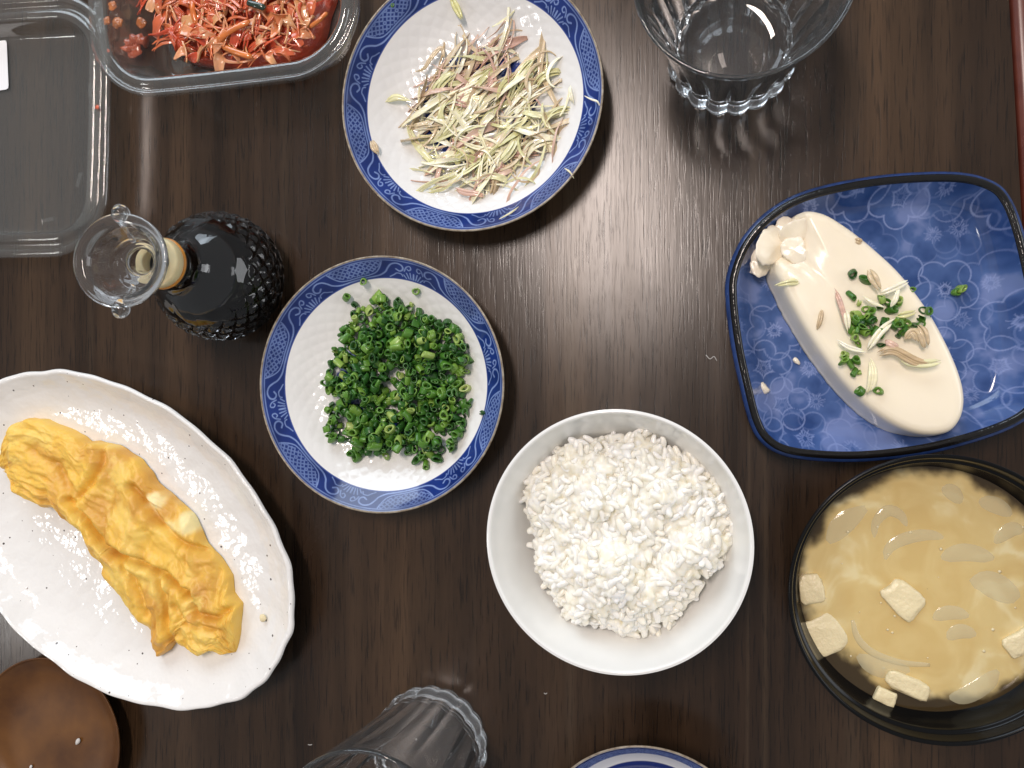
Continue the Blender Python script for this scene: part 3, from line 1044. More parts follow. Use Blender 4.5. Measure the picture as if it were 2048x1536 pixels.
    rings = np.concatenate([rings, [np.stack([0.80 * X[-1], 0.80 * Y[-1], 0 * X[-1] + 2.6], -1)]])
    core = loft(rings, True, True)
    clr = np.array([hp.top(i[0], i[1], 0.16, 0.7) - i[2] for i in items])
    order = np.argsort(clr)
    for k in order[:296]:
        x, y, z, a, b, c, v, s = items[k]
        put(G[v], (x, y, z), (a, b, c), s, parent=mound)
    rest = []
    for k in order[296:]:
        x, y, z, a, b, c, v, s = items[k]
        me = G[v].data
        co = np.empty(len(me.vertices) * 3); me.vertices.foreach_get('co', co)
        rest.append((co.reshape(-1, 3) / S * s @ rotm(a, b, c).T + (x, y, z), [tuple(p.vertices) for p in me.polygons]))
    o = mk('packed_rice_grains', *joined(rest + [(core[0], [q[::-1] for q in core[1]] if flipped(core) else core[1])]), M['rice_mass'], mound)
    md = o.modifiers.new('stick_together', 'REMESH')       # the packed grains stick into one mass
    md.mode = 'VOXEL'
    md.voxel_size = 0.042 * S
    md.use_smooth_shade = True
    ms = o.modifiers.new('soften', 'SMOOTH')
    ms.factor = 0.5
    ms.iterations = 3
    tag(o, kind='stuff')


def flipped(vf):
    v = np.asarray(vf[0]) - np.mean(vf[0], 0)
    t = np.array([(f[0], f[i], f[i + 1]) for f in vf[1] for i in range(1, len(f) - 1)])
    return np.einsum('ij,ij->i', v[t[:, 0]], np.cross(v[t[:, 1]], v[t[:, 2]])).sum() < 0


def rice_mass(name, trans):
    m, nt, b = nmat(name)
    geo = N(nt, 'ShaderNodeNewGeometry')
    c = ramp(nt, noise(nt, coords(nt), 1.4, 3), [(0.3, (0.86, 0.81, 0.66)), (0.5, (0.89, 0.855, 0.745)), (0.68, (0.93, 0.92, 0.88))])
    nt.links.new(c, b.inputs['Base Color'])
    b.inputs['Roughness'].default_value = 0.28
    b.inputs['Subsurface Weight'].default_value = 0.85
    b.inputs['Subsurface Radius'].default_value = (0.0045, 0.0042, 0.0038)
    b.inputs['Subsurface Scale'].default_value = 1.0
    return m
M['rice_mass'] = rice_mass('cooked_rice_mass', 0.08)
M['rice_core'] = rice_mass('cooked_rice_core', 0.0)
rice()

# ------------------------------------------------------------------ egg plate and omelette
def egg():
    z = 2.3
    px = [(0, 768), (60, 748), (140, 742), (230, 760), (300, 792), (380, 850), (450, 920), (510, 1000), (555, 1080), (580, 1150), (586, 1210), (578, 1270), (555, 1330), (510, 1380), (450, 1410), (385, 1420), (300, 1412), (220, 1388), (150, 1350), (80, 1300), (30, 1265), (0, 1243)]
    P = WP(px, z)
    # ellipse through the visible edge
    x, y = P.T
    mx, my = x.mean(), y.mean()
    A = np.c_[(x - mx) ** 2, (x - mx) * (y - my), (y - my) ** 2, x - mx, y - my]
    a, b, c, d, e = np.linalg.lstsq(A, np.ones(len(x)), rcond=None)[0]
    M2 = np.array([[a, b / 2], [b / 2, c]])
    cen = -0.5 * np.linalg.solve(M2, [d, e])
    k = 1 + cen @ M2 @ cen
    ev, evec = np.linalg.eigh(M2 / k)
    ra, rb = 1 / np.sqrt(ev[0]), 1 / np.sqrt(ev[1])
    ang = math.atan2(evec[1, 0], evec[0, 0])
    cx, cy = cen[0] + mx, cen[1] + my
    n = 260
    th = np.linspace(0, 2 * np.pi, n, endpoint=False)
    wob = 1 + 0.003 * np.sin(7 * th + 1) + 0.003 * np.sin(13 * th + 2) + 0.003 * np.sin(19 * th) + 0.003 * np.sin(31 * th + 4)
    prof = np.vstack([smooth_prof([(0.01, 0.62), (0.35, 0.64), (0.6, 0.74), (0.78, 1.02), (0.89, 1.5), (0.955, 2.02), (0.975, 2.2)], 9),
                      smooth_prof([(0.985, 2.27), (0.997, 2.26), (1.004, 2.16), (1.0, 2.02), (0.95, 1.5), (0.84, 0.85), (0.70, 0.48), (0.55, 0.36), (0.05, 0.36)], 4)])
    rings = []
    for r, zz in prof:
        w = 1 + (wob - 1) * np.clip(r, 0, 1) ** 4
        q = np.stack([ra * r * w * np.cos(th), rb * r * w * np.sin(th), np.full(n, zz)], -1)
        rings.append(q)
    rings = np.array(rings)
    up = rings.reshape(-1, 3)
    up[:, 2] += 0.035 * fbm(np.c_[up[:, :2] * 0.9, 0 * up[:, 0]], 2, 8) + 0.05 * fbm(np.c_[up[:, :2] * 0.25, 0 * up[:, 0]], 2, 2) * (np.hypot(up[:, 0] / ra, up[:, 1] / rb) > 0.9)
    t = thing('oval_plate', 'oval white plate with grey speckles under an omelette', 'plate', (cx, cy, 0), ang)
    mk('plate_body', up, ring_faces(len(prof), n), M['speckled'], t)
    ft = lathe([(0.56, 0.5), (0.57, 0.05), (0.585, 0.0), (0.62, 0.0), (0.635, 0.05), (0.65, 0.5)], 96)
    ft[..., 0] *= ra; ft[..., 1] *= rb
    mk('foot_ring', *loft(ft), M['white'], t)

    # omelette: two long sides, lofted across
    sA = [(8, 935), (30, 880), (42, 848), (75, 835), (100, 838), (150, 860), (190, 885), (200, 879), (240, 890), (285, 920), (320, 965), (360, 1000), (390, 1030), (415, 1085), (440, 1110), (465, 1150), (470, 1183), (487, 1205), (485, 1260), (476, 1305)]
    sB = [(5, 945), (30, 962), (40, 990), (85, 1013), (115, 1015), (140, 1040), (175, 1070), (190, 1110), (215, 1135), (212, 1155), (235, 1185), (265, 1230), (298, 1265), (303, 1300), (312, 1316), (330, 1306), (346, 1282), (370, 1300), (395, 1313), (420, 1301), (440, 1311), (468, 1308)]
    z0 = 0.78
    A_, B_ = resample(WP(sA, 0.85), 240), resample(WP(sB, 1.5), 240)
    for Q in (A_, B_):                       # break the edge up
        Q += 0.05 * np.c_[fbm(np.c_[np.arange(240) * 0.10, np.zeros(240)], 3, 31), fbm(np.c_[np.arange(240) * 0.10, np.ones(240)], 3, 32)]
    m = 110
    s = np.linspace(-1, 1, m)
    f = (np.sin(s * np.pi / 2) + 1) / 2
    Q = A_[:, None] * (1 - f)[None, :, None] + B_[:, None] * f[None, :, None]
    tt = np.linspace(0, 1, 240)
    endf = np.clip(1 - np.abs(2 * tt - 1) ** 9, 0.0, 1) ** 0.5
    hgt = 1.25 * (1 - np.abs(s) ** 3.2) ** 0.55
    Z = z0 + hgt[None] * endf[:, None] * (0.92 + 0.1 * np.sin(5 * tt)[:, None])
    xy = Q.reshape(-1, 2)
    L = 20.0
    loc = np.stack([np.repeat((tt * L)[:, None], m, 1), np.repeat((f * 5.5)[None], 240, 0)], -1).reshape(-1, 2)
    wl = np.c_[fbm(loc * 0.5, 2, 51), fbm(loc * 0.5, 2, 52)] * 0.9
    lw = loc + wl
    rid = 1 - np.abs(fbm(np.c_[lw[:, 0] * 0.24, lw[:, 1] * 1.0], 3, 21)) * 2.4
    rid2 = 1 - np.abs(fbm(np.c_[lw[:, 0] * 0.7, lw[:, 1] * 1.9], 3, 24)) * 2.4
    dz = 0.40 * fbm(lw * 0.40, 3, 22) + 0.12 * rid + 0.09 * rid2 + 0.12 * fbm(loc * 2.0, 5, 23) + 0.05 * (1 - 2 * np.abs(fbm(loc * 3.4 + wl, 3, 27)))
    dark = np.zeros(len(xy))
    for pl, dep, wd in (([(143, 1000), (180, 1040), (215, 1098), (270, 1122), (325, 1150), (372, 1190)], 0.60, 0.20), ([(305, 1140), (322, 1190), (325, 1240), (335, 1285)], 0.45, 0.18),
                        ([(262, 975), (320, 1050), (360, 1090), (405, 1108)], 0.45, 0.20), ([(195, 885), (205, 925), (190, 960), (160, 1000)], 0.40, 0.2), ([(60, 900), (110, 930), (150, 990)], 0.25, 0.25),
                        ([(375, 1190), (395, 1230), (430, 1240), (470, 1210)], 0.40, 0.2), ([(225, 1100), (260, 1150), (290, 1230)], 0.3, 0.2), ([(345, 1215), (370, 1250), (440, 1262)], 0.25, 0.15)):
        dd = seg_dist(xy, WP(pl, 2.0))
        dz -= dep * np.exp(-(dd / wd) ** 2) - 0.35 * dep * np.exp(-((dd - 2.4 * wd) / (1.4 * wd)) ** 2)
    damp = np.clip((Z.ravel() - z0) / 0.8, 0, 1)
    # rounded side walls bulge sideways too
    Zf = np.maximum(Z.ravel() + dz * damp, z0 - 0.05)
    nrm = (B_ - A_); nrm /= np.linalg.norm(nrm, axis=1)[:, None]
    bul = (np.repeat(s[None], 240, 0).ravel()) * 0.09 * fbm(loc * 1.1, 3, 61)
    xy = xy + np.repeat(nrm, m, 0) * bul[:, None]
    V = np.c_[xy, Zf]
    faces = ring_faces(240, m, closed=False)
    nb = 1 - sstep(-0.1, 0.5, rid)
    base = np.array([0.80, 0.50, 0.085]); brown = np.array([0.60, 0.29, 0.050]); pale = np.array([0.84, 0.60, 0.15]); white = np.array([0.86, 0.76, 0.40])
    w1 = sstep(0.0, 0.55, fbm(loc * 0.45, 3, 71) + 0.12)[:, None]
    w2 = sstep(0.05, 0.5, fbm(loc * 0.9, 3, 72))[:, None]
    col = base * (1 - 0.75 * w1) + brown * 0.75 * w1
    col = col * (1 - 0.7 * w2) + pale * 0.7 * w2
    for cxp, cyp, r_, k_ in ((300, 1008, 0.75, 0.9), (340, 1000, 0.5, 0.6), (365, 1048, 0.7, 0.85), (335, 1055, 0.5, 0.5)):
        q = W(cxp, cyp, 2.2)
        dl = np.hypot((xy[:, 0] - q[0]), (xy[:, 1] - q[1])) + 0.35 * fbm(loc * 1.8, 2, 77)
        k = (k_ * (1 - sstep(r_ * 0.4, r_, dl)))[:, None]
        col = col * (1 - k) + white * k
    q = W(395, 1180, 2.2)
    k = (0.6 * (1 - sstep(0.25, 0.5, np.hypot(xy[:, 0] - q[0], xy[:, 1] - q[1]))))[:, None]
    col = col * (1 - k) + np.array([0.62, 0.33, 0.08]) * k
    c0 = np.array([*xy.mean(0), 0])
    o = mk('omelette', V - c0, faces[:, ::-1], M['egg'], loc=c0, col=np.clip(col, 0, 1))
    tag(o, 'long folded yellow omelette lying on the speckled oval plate', 'omelette')
    q = W(522, 1238, 1.6)
    tag(mk('egg_crumb', *blob(0.2, seed=4, amp=0.5, flat=0.5), M['curd'], loc=(*q, 1.42)), 'small pale egg scrap beside the omelette on the oval plate', 'egg scrap')
egg()

# ------------------------------------------------------------------ square blue plate with tofu
def offset_poly(P, d):
    """Move a closed outline inwards by d (counter-clockwise outline)."""
    t = np.roll(P, -1, 0) - np.roll(P, 1, 0)
    t /= np.linalg.norm(t, axis=1)[:, None]
    return P + d * np.c_[-t[:, 1], t[:, 0]]


def blossoms(xy, seed):
    """Plum blossom outlines scattered over the glaze: 0..1 line strength, soft petal tint, stamen strength."""
    r = np.random.default_rng(seed)
    lines = np.zeros(len(xy)); tint = np.zeros(len(xy)); st = np.zeros(len(xy))
    pts = []
    for i in range(-5, 6):
        for j in range(-5, 6):
            pts.append((i * 2.12 + (j % 2) * 1.06 + r.normal(0, 0.28), j * 1.9 + r.normal(0, 0.28)))
    for p in pts:
        d = xy - p
        near = np.hypot(*d.T) < 1.95
        if not near.any(): continue
        dd = d[near]
        rot = r.uniform(0, 6.28); R = r.uniform(0.52, 0.68)
        cs = [(0.84 * math.cos(rot + k * 1.2566), 0.84 * math.sin(rot + k * 1.2566)) for k in range(5)]
        ds = np.array([np.hypot(dd[:, 0] - c[0], dd[:, 1] - c[1]) for c in cs])
        sd = ds.min(0) - R
        skip = r.random() < 0.2
        l = (1 - sstep(0.018, 0.05, np.abs(sd))) * r.uniform(0.35, 0.8) * (0.4 if skip else 1)
        rd = np.hypot(*dd.T); an = np.arctan2(dd[:, 1], dd[:, 0])
        k = 15
        spoke = np.abs(((an * k / 6.2832 + rot) % 1) - 0.5) * rd * 0.42
        ss = (1 - sstep(0.012, 0.035, spoke)) * (rd > 0.10) * (rd < 0.38 + 0.08 * np.sin(an * 7)) * r.uniform(0.3, 0.75)
        lines[near] = np.maximum(lines[near], l)
        st[near] = np.maximum(st[near], ss)
        tint[near] += (1 - sstep(-0.15, 0.05, sd)) * r.uniform(-0.5, 0.6)
    return lines, tint, st


def tofu_plate():
    z = 2.55
    px = [(1462, 545), (1459, 600), (1470, 690), (1487, 770), (1507, 845), (1532, 885), (1575, 908), (1650, 918), (1740, 918), (1850, 905), (1950, 880), (2030, 850), (2075, 815), (2094, 760), (2090, 680), (2078, 600), (2062, 520), (2044, 450), (2024, 400), (1996, 368), (1940, 349), (1860, 346), (1740, 356), (1620, 382), (1545, 420), (1490, 478)]
    O = closed_curve(WP(px, z), 900)           # runs counter-clockwise seen from above
    area2 = np.sum(O[:, 0] * np.roll(O[:, 1], -1) - np.roll(O[:, 0], -1) * O[:, 1])
    if area2 < 0: O = O[::-1]
    cen = O.mean(0)
    O = O - cen
    lip = offset_poly(O, 0.36)
    floor_ = lip * 0.80
    rings, zs = [], []
    for k in np.linspace(0.004, 1, 120):
        rings.append(np.c_[floor_ * k, np.full(900, 0.62 + 0.06 * k ** 4)])
    for k in np.linspace(0, 1, 34)[1:]:
        q = floor_ + (lip - floor_) * (k ** 0.80)
        rings.append(np.c_[q, np.full(900, 0.68 + 1.70 * k ** 1.9)])
    rings = np.array(rings)
    V = rings.reshape(-1, 3)
    xy = V[:, :2] * (1 + 0.0 * V[:, 2:])
    L, T, ST = blossoms(xy, 5)
    n1 = fbm(xy * 0.55, 3, 81); n2 = fbm(xy * 1.6, 3, 82)
    g0 = np.array([0.020, 0.055, 0.19]); g1 = np.array([0.105, 0.185, 0.43]); g2 = np.array([0.24, 0.29, 0.52])
    w = np.clip(0.38 + 0.55 * n1 + 0.3 * n2 + 0.22 * T, 0, 1)[:, None]
    col = g0 * (1 - w) + g1 * w
    w2 = (sstep(0.25, 0.6, n1 + 0.5 * T + 0.4 * n2) * 0.45)[:, None]
    col = col * (1 - w2) + g2 * w2
    for q, k in ((L, 0.60), (ST, 0.6)):
        col = col * (1 - k * q[:, None]) + np.array([0.34, 0.42, 0.72]) * k * q[:, None]
    t = thing('square_plate', 'rounded square blue plate with blossom outlines and black rim', 'plate', (*cen, 0))
    mk('dish_body', V, ring_faces(len(rings), 900), M['glaze'], t, col=col)
    rim = np.array([np.c_[offset_poly(O, a), np.full(900, b)] for a, b in ((0.37, 2.36), (0.35, 2.46), (0.27, 2.53), (0.15, 2.53), (0.06, 2.47), (0.01, 2.36))])
    mk('rim_edge', *loft(rim), M['black_rim'], t)
    side = np.array([np.c_[offset_poly(O, a) * b, np.full(900, c)] for a, b, c in ((0.01, 1, 2.36), (-0.10, 1, 2.3), (-0.17, 1, 2.1), (-0.12, 1, 1.8), (0.05, 0.985, 1.5), (0.3, 0.95, 1.0), (0.7, 0.86, 0.55), (0.9, 0.62, 0.44), (0.9, 0.05, 0.44))])
    mk('outer_wall', *loft(side), M['blue_side'], t)
    ftr = np.array([np.c_[O * a, np.full(900, c)] for a, c in ((0.56, 0.5), (0.57, 0.05), (0.58, 0.0), (0.61, 0.0), (0.62, 0.05), (0.64, 0.52))])
    mk('foot_ring', *loft(ftr), M['black_rim'], t)

    def flake(r, seed):
        n = 48
        th = np.linspace(0, 2 * np.pi, n, endpoint=False)
        ol = r * (1 + 0.16 * np.sin(2 * th + seed) + 0.10 * np.sin(3 * th + 2 * seed) + 0.07 * vnoise(np.c_[6 * np.cos(th), 6 * np.sin(th)], seed))
        rg = []
        for k, zt in [(0.04, 1), (0.3, 1), (0.55, 1), (0.75, 1), (0.9, 0.9), (0.97, 0.6), (1.0, 0.2), (0.98, -0.2), (0.85, -0.7), (0.5, -1), (0.05, -1)]:
            x, y = ol * k * np.cos(th), ol * k * np.sin(th)
            rg.append(np.c_[x, y, zt * (0.10 + 0.16 * (1 - k)) * r + 0.22 * x * x / r - 0.12 * y * y / r + 0.07 * fbm(np.c_[x, y] * 1.7 / r, 3, seed)])
        return loft(np.array(rg)[::-1], True, True)
    # tofu block
    Q = closed_curve(WP([(1532, 540, .7), (1552, 598, .7), (1585, 660, .7), (1625, 722, .7), (1672, 782, .7), (1720, 828, .7), (1775, 862, .7), (1828, 876, .7), (1878, 868, .7), (1908, 838, 0.9), (1920, 795, 1.2), (1914, 745, 1.5), (1890, 682, 1.7), (1852, 615, 1.7), (1802, 549, 1.7), (1750, 499, 1.7), (1692, 453, 1.7), (1640, 424, 1.7), (1592, 424, 1.7), (1548, 470, 1.2)], 0.7), 160)
    if np.sum(Q[:, 0] * np.roll(Q[:, 1], -1) - np.roll(Q[:, 0], -1) * Q[:, 1]) < 0: Q = Q[::-1]
    c = Q.mean(0)
    Q = Q - c
    prof = [(0.0, 0.0), (-0.08, 0.03), (-0.03, 0.12), (0.04, 0.5), (0.14, 1.1), (0.22, 1.7), (0.28, 1.92), (0.37, 2.06), (0.50, 2.14), (0.72, 2.17)]
    rg = [np.c_[offset_poly(Q, a), np.full(160, b)] for a, b in prof]
    last = offset_poly(Q, 0.72)
    for k in (0.8, 0.6, 0.4, 0.2, 0.05):
        rg.append(np.c_[last * k, np.full(160, 2.17 + 0.03 * (1 - k))])
    rg = np.array(rg)
    v = rg.reshape(-1, 3)
    v[:, 2] += 0.02 * fbm(v * 0.8, 3, 91) * (v[:, 2] > 0.2)
    low = v[:, 2] < 0.15
    v[low, :2] *= (1 + 0.012 * fbm(v[low] * 4, 2, 92))[:, None]
    # the broken end slumps
    bk = W(1545, 480, 2.0) - c
    dd = np.hypot(v[:, 0] - bk[0], v[:, 1] - bk[1])
    v[:, 2] *= 1 - 0.45 * (1 - sstep(0.6, 1.9, dd + 0.4 * fbm(v * 1.3, 2, 93)))
    tag(mk('tofu_block', *loft(rg, True, True), M['tofu'], loc=(*c, 0.69)), 'long oval block of smooth cream tofu on the square blue plate', 'tofu')
    for k, (px_, py_, zz, r_, fl, lab) in enumerate(((1552, 492, 2.1, 1.05, 0.28, 'largest torn tofu flake at the broken upper end of the block'), (1528, 520, 1.5, 0.72, 0.36, 'torn tofu flake against the plate wall, lowest at the broken end'),
                                                 (1590, 475, 2.35, 0.85, 0.28, 'curled tofu flake lying on the shoulder of the block'), (1588, 500, 2.6, 0.62, 0.24, 'thin round tofu flake on top near the broken end'),
                                                 (1514, 538, 1.3, 0.36, 0.6, 'narrow tofu sliver at the lower tip of the broken end'), (1578, 455, 2.0, 0.6, 0.34, 'tofu flake nearest the rim above the broken end'))):
        q = W(px_, py_, zz)
        o = mk('tofu_flake', *flake(r_, 20 + k), M['tofu'], loc=(*q, zz))
        o.rotation_euler = (0.3 * math.sin(k * 2.1), 0.35 * math.cos(k * 1.7), k * 1.1)
        tag(o, lab, 'tofu')
    for px_, py_, zz, r_, lab in ((1527, 776, 1.0, 0.36, 'longer white tofu crumb by the plate wall'), (1593, 722, 0.76, 0.22, 'tiny white tofu crumb on a blossom')):
        q = W(px_, py_, zz)
        o = mk('tofu_crumb', *blob(r_, seed=int(px_), amp=0.5, flat=0.5), M['tofu'], loc=(*q, zz)); o.rotation_euler = (0, 0, -0.9); o.scale = (1, 0.55, 1)
        tag(o, lab, 'tofu')
    # garnish
    top = 2.92
    G = 'chive rings scattered on the tofu'
    spots = [(1705, 548), (1730, 560), (1824, 580), (1718, 606), (1733, 618), (1712, 630), (1745, 640), (1760, 615), (1775, 605), (1798, 602), (1722, 640), (1710, 650), (1705, 660), (1738, 655), (1750, 662), (1772, 640), (1790, 650), (1815, 648), (1830, 650), (1725, 662), (1855, 632), (1845, 622), (1716, 685), (1796, 672), (1690, 710), (1706, 722), (1700, 728), (1718, 745), (1720, 783), (1757, 782), (1762, 690), (1690, 716), (1800, 640), (1783, 620), (1742, 625), (1765, 655), (1700, 640), (1808, 660)]
    for a, b in list(spots[3:28]):
        spots.append((a + rng.normal(0, 9), b + rng.normal(0, 9)))
    sp = np.array(spots, float)
    for k, (a, b) in enumerate(spots):
        nb = int((np.hypot(sp[:k, 0] - a, sp[:k, 1] - b) < 16).sum())
        side = 0.5 if (a, b) in ((1824, 580), (1855, 632), (1845, 622)) else 0
        zz = top + 0.08 + 0.10 * min(nb, 4) - side * 0.9
        q = W(a, b, zz)
        put(CH[k % 12], (*q, zz), (rng.normal(0, 0.6), rng.normal(0, 0.6), rng.uniform(0, 6)), rng.uniform(0.72, 0.98), label='small dark chive ring strewn on top of the tofu block', cat='chive', group=G)
    for a, b, lab in ((1921, 578, 'chive ring alone on the bare blue side of the square plate'), (1913, 584, 'darker chive scrap touching the lone ring on blue glaze')):
        q = W(a, b, 0.85)
        put(CH[int(a) % 12], (*q, 0.86), (0.5, 0.3, 1.0), 0.85, label=lab, cat='chive')
    J = 3.32
    for k, (pts, w, mt, lab) in enumerate((
            ([(1735, 535), (1748, 560), (1765, 590)], 0.28, 'bud_tan', 'brown tipped shred uppermost on the tofu garnish'),
            ([(1755, 590), (1790, 575), (1828, 556)], 0.24, 'bud_white', 'white shred slanting up to the right over the tofu garnish'),
            ([(1780, 615), (1790, 595), (1798, 570)], 0.2, 'bud_white', 'short white shred crossing under the slanting one'),
            ([(1668, 575), (1680, 605), (1690, 640), (1695, 668)], 0.22, 'bud_pink', 'pinkish long shred at the left of the tofu garnish'),
            ([(1690, 615), (1693, 640), (1697, 668)], 0.2, 'bud_white', 'whitish shred beside the pink one on tofu'),
            ([(1645, 615), (1640, 640), (1634, 660)], 0.2, 'bud_tan', 'thin brown sliver alone on smooth tofu'),
            ([(1600, 565), (1580, 565), (1548, 572)], 0.22, 'bud_green', 'pale green sliver near the broken end of the tofu'),
            ([(1735, 700), (1760, 665), (1792, 637)], 0.28, 'bud_white', 'pale shred rising through the middle of the garnish'),
            ([(1672, 680), (1700, 697), (1740, 705)], 0.18, 'bud_white', 'thin white shred pointing left at the garnish middle'),
            ([(1750, 710), (1785, 700), (1830, 722), (1870, 730)], 0.42, 'bud_tan', 'wide brown shred along the lower garnish edge'),
            ([(1800, 720), (1840, 728), (1890, 722)], 0.3, 'bud_green', 'ragged pale shred at the lower right of the garnish'),
            ([(1835, 650), (1845, 675), (1852, 700)], 0.4, 'bud_tan', 'dark brown broad shred at the right of the garnish'),
            ([(1810, 680), (1825, 665), (1840, 690)], 0.35, 'bud_tan', 'folded brown shred next to the broad dark one'),
            ([(1738, 715), (1745, 740), (1742, 770), (1732, 790)], 0.36, 'bud_white', 'cream oval shred hanging down below the garnish'),
            ([(1725, 592), (1745, 606), (1770, 615)], 0.16, 'bud_white', 'thin curved white shred over the chives on tofu'),
            ([(1790, 632), (1815, 628), (1835, 622)], 0.2, 'bud_green', 'green white shred across the chives on tofu'),
            ([(1770, 680), (1785, 690), (1800, 700)], 0.3, 'bud_pink', 'dull pink shred inside the garnish heap'),
            ([(1708, 482), (1725, 488)], 0.24, 'bud_tan', 'brown scrap on the upper right shoulder of the tofu'))):
        zz = J + 0.02 * (k % 5) if k not in (5, 6, 17) else 2.93
        if k == 17: zz = 2.75
        shred_along(pts if len(pts) > 2 else [pts[0], ((pts[0][0] + pts[1][0]) / 2, (pts[0][1] + pts[1][1]) / 2 - 2), pts[1]], zz, w, 0.07, 'ginger_shred', M[mt], lab)
tofu_plate()

# ------------------------------------------------------------------ miso soup
MISO = (10.67, -9.1)
def miso():
    t = thing('soup_bowl', 'black lacquered soup bowl full of cloudy miso soup', 'bowl', (*MISO, 0))
    inn = smooth_prof([(0.02, 0.9), (2.4, 1.0), (4.2, 1.9), (5.2, 3.0), (5.62, 4.1), (5.72, 4.75)], 7)
    led = [(5.76, 4.82), (5.84, 4.84), (5.90, 4.92), (5.95, 5.35), (6.0, 5.47), (6.08, 5.5), (6.14, 5.45), (6.13, 5.3)]
    outp = smooth_prof([(6.05, 4.9), (5.85, 4.2), (5.3, 2.8), (4.2, 1.5), (3.2, 0.85), (2.6, 0.7), (0.2, 0.7)], 5)
    r = lathe(np.vstack([inn, led, outp]), 180)
    mk('bowl_body', r.reshape(-1, 3), ring_faces(r.shape[0], 180), M['black'], t)
    mk('foot_ring', *foot(3.0, 0.85), M['black'], t)
    z = 3.5
    n, m = 300, 100
    th = np.linspace(0, 2 * np.pi, n, endpoint=False)
    rad = np.linspace(0.01, 5.47, m)
    X, Y = rad[:, None] * np.cos(th), rad[:, None] * np.sin(th)
    p = np.c_[X.ravel(), Y.ravel()]
    wv = np.c_[fbm(p * 0.35, 3, 1), fbm(p * 0.35, 3, 2)]
    c1 = fbm(p * 0.5 + 1.6 * wv, 4, 3)
    c2 = fbm(p * 1.7 + wv, 4, 4)
    rd = np.hypot(*p.T)
    base = np.array([0.72, 0.575, 0.27]); lt = np.array([0.79, 0.69, 0.41]); dk = np.array([0.63, 0.46, 0.185])
    k = np.clip(0.5 + 0.9 * c1 + 0.25 * c2, 0, 1)[:, None]
    col = dk * (1 - k) + base * k
    k = sstep(0.05, 0.6, c1 + 0.3 * c2)[:, None] * 0.7
    col = col * (1 - k) + lt * k
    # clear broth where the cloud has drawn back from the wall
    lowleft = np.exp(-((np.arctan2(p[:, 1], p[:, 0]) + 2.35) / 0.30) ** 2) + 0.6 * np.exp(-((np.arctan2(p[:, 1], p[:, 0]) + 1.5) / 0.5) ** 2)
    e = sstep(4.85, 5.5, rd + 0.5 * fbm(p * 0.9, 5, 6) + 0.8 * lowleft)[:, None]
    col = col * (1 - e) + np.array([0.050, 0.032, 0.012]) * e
    Z = z + 0.012 * fbm(p * 0.8, 3, 7)
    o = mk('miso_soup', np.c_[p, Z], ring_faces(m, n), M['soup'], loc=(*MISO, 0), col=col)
    tag(o, 'cloudy light brown miso soup filling the black bowl', 'soup')
    bits = []
    for i in range(26):
        a, rr_ = rng.uniform(0, 6.28), 4.9 * math.sqrt(rng.random())
        v, f = blob(rng.uniform(0.02, 0.07), 8, 6, 0.7, 2, i, 0.5)
        bits.append((v + (rr_ * math.cos(a), rr_ * math.sin(a), z + 0.01), f))
    tag(mk('curd_flecks', *joined(bits), M['curd'], loc=(*MISO, 0)), 'tiny curd flecks floating on the miso soup', 'flecks', kind='stuff')
    def chunk(px, py, w, h, rot, lab, seed, dz=0.05, th_=0.35):
        q = W(px, py, z + dz)
        kx, ky = 14, 12
        v, f = blob(1.0, 30, 18, 0.16, 2.6, seed, 1.0)
        v = np.sign(v) * np.abs(v) ** 0.45 * np.array([w / 2, h / 2, th_ / 2])
        v = v + 0.16 * np.c_[fbm(v * 1.6, 4, seed + 1), fbm(v * 1.6, 4, seed + 2), 0.5 * fbm(v * 1.6, 4, seed + 3)]
        tag(mk('fried_tofu_piece', v, f, M['curd'], loc=(*q, z + dz), rot=rot), lab, 'fried tofu')
    chunk(1806, 1196, 1.75, 1.35, -0.75, 'square pale fried tofu piece floating in the middle of the soup', 3, -0.02, 0.5)
    chunk(1622, 1178, 1.0, 1.35, 0.1, 'fried tofu piece touching the bowl wall at the left of the soup', 5, 0.06)
    chunk(1650, 1268, 1.5, 1.7, 0.5, 'rounded dull tofu piece sunk below the left one', 7, -0.08, 0.35)
    chunk(1815, 1370, 1.95, 0.8, -0.42, 'long strip of fried tofu near the lower bowl wall', 9, 0.0, 0.45)
    chunk(1772, 1392, 1.0, 0.7, -0.4, 'small fried tofu bit tucked under the long strip', 11, 0.05)
    chunk(2040, 1285, 1.4, 0.9, 0.6, 'fried tofu piece cut off at the picture edge', 13, 0.08)
    def onion(pts, w, lab, dz=-0.02, flat=0.35):
        dz = 0.05 - 0.5 * w * flat
        P = np.array([(*W(a, b, z), z + dz) for a, b in pts])
        q = smooth_prof(P, 7)
        tt = np.linspace(0, 1, len(q))
        c = q.mean(0)
        wd = 0.5 * w * (0.35 + 0.65 * np.sin(np.pi * (0.03 + 0.94 * tt)) ** 0.7)
        v, f = tube(q - c, wd, 14, flat)
        tag(mk('onion_slice', v, f, M['onion'], loc=c), lab, 'onion')
    onion([(1640, 1105), (1690, 1045), (1760, 1000)], 1.5, 'pale onion layer under the surface at the upper left of the soup', -0.30, 0.30)
    onion([(1700, 1300), (1760, 1335), (1840, 1340)], 1.3, 'pale onion layer under the surface near the lower strip of tofu', -0.25, 0.28)
    onion([(1870, 1120), (1930, 1105), (2000, 1120)], 1.1, 'clear onion slice above the wide glassy one', -0.18, 0.28)
    onion([(1860, 1240), (1900, 1225), (1950, 1235)], 0.9, 'clear onion shard right of the middle tofu piece', -0.14, 0.3)
    onion([(1950, 1000), (1990, 1010), (2030, 1035)], 1.0, 'clear onion slice high at the right side of the soup', -0.16, 0.3)
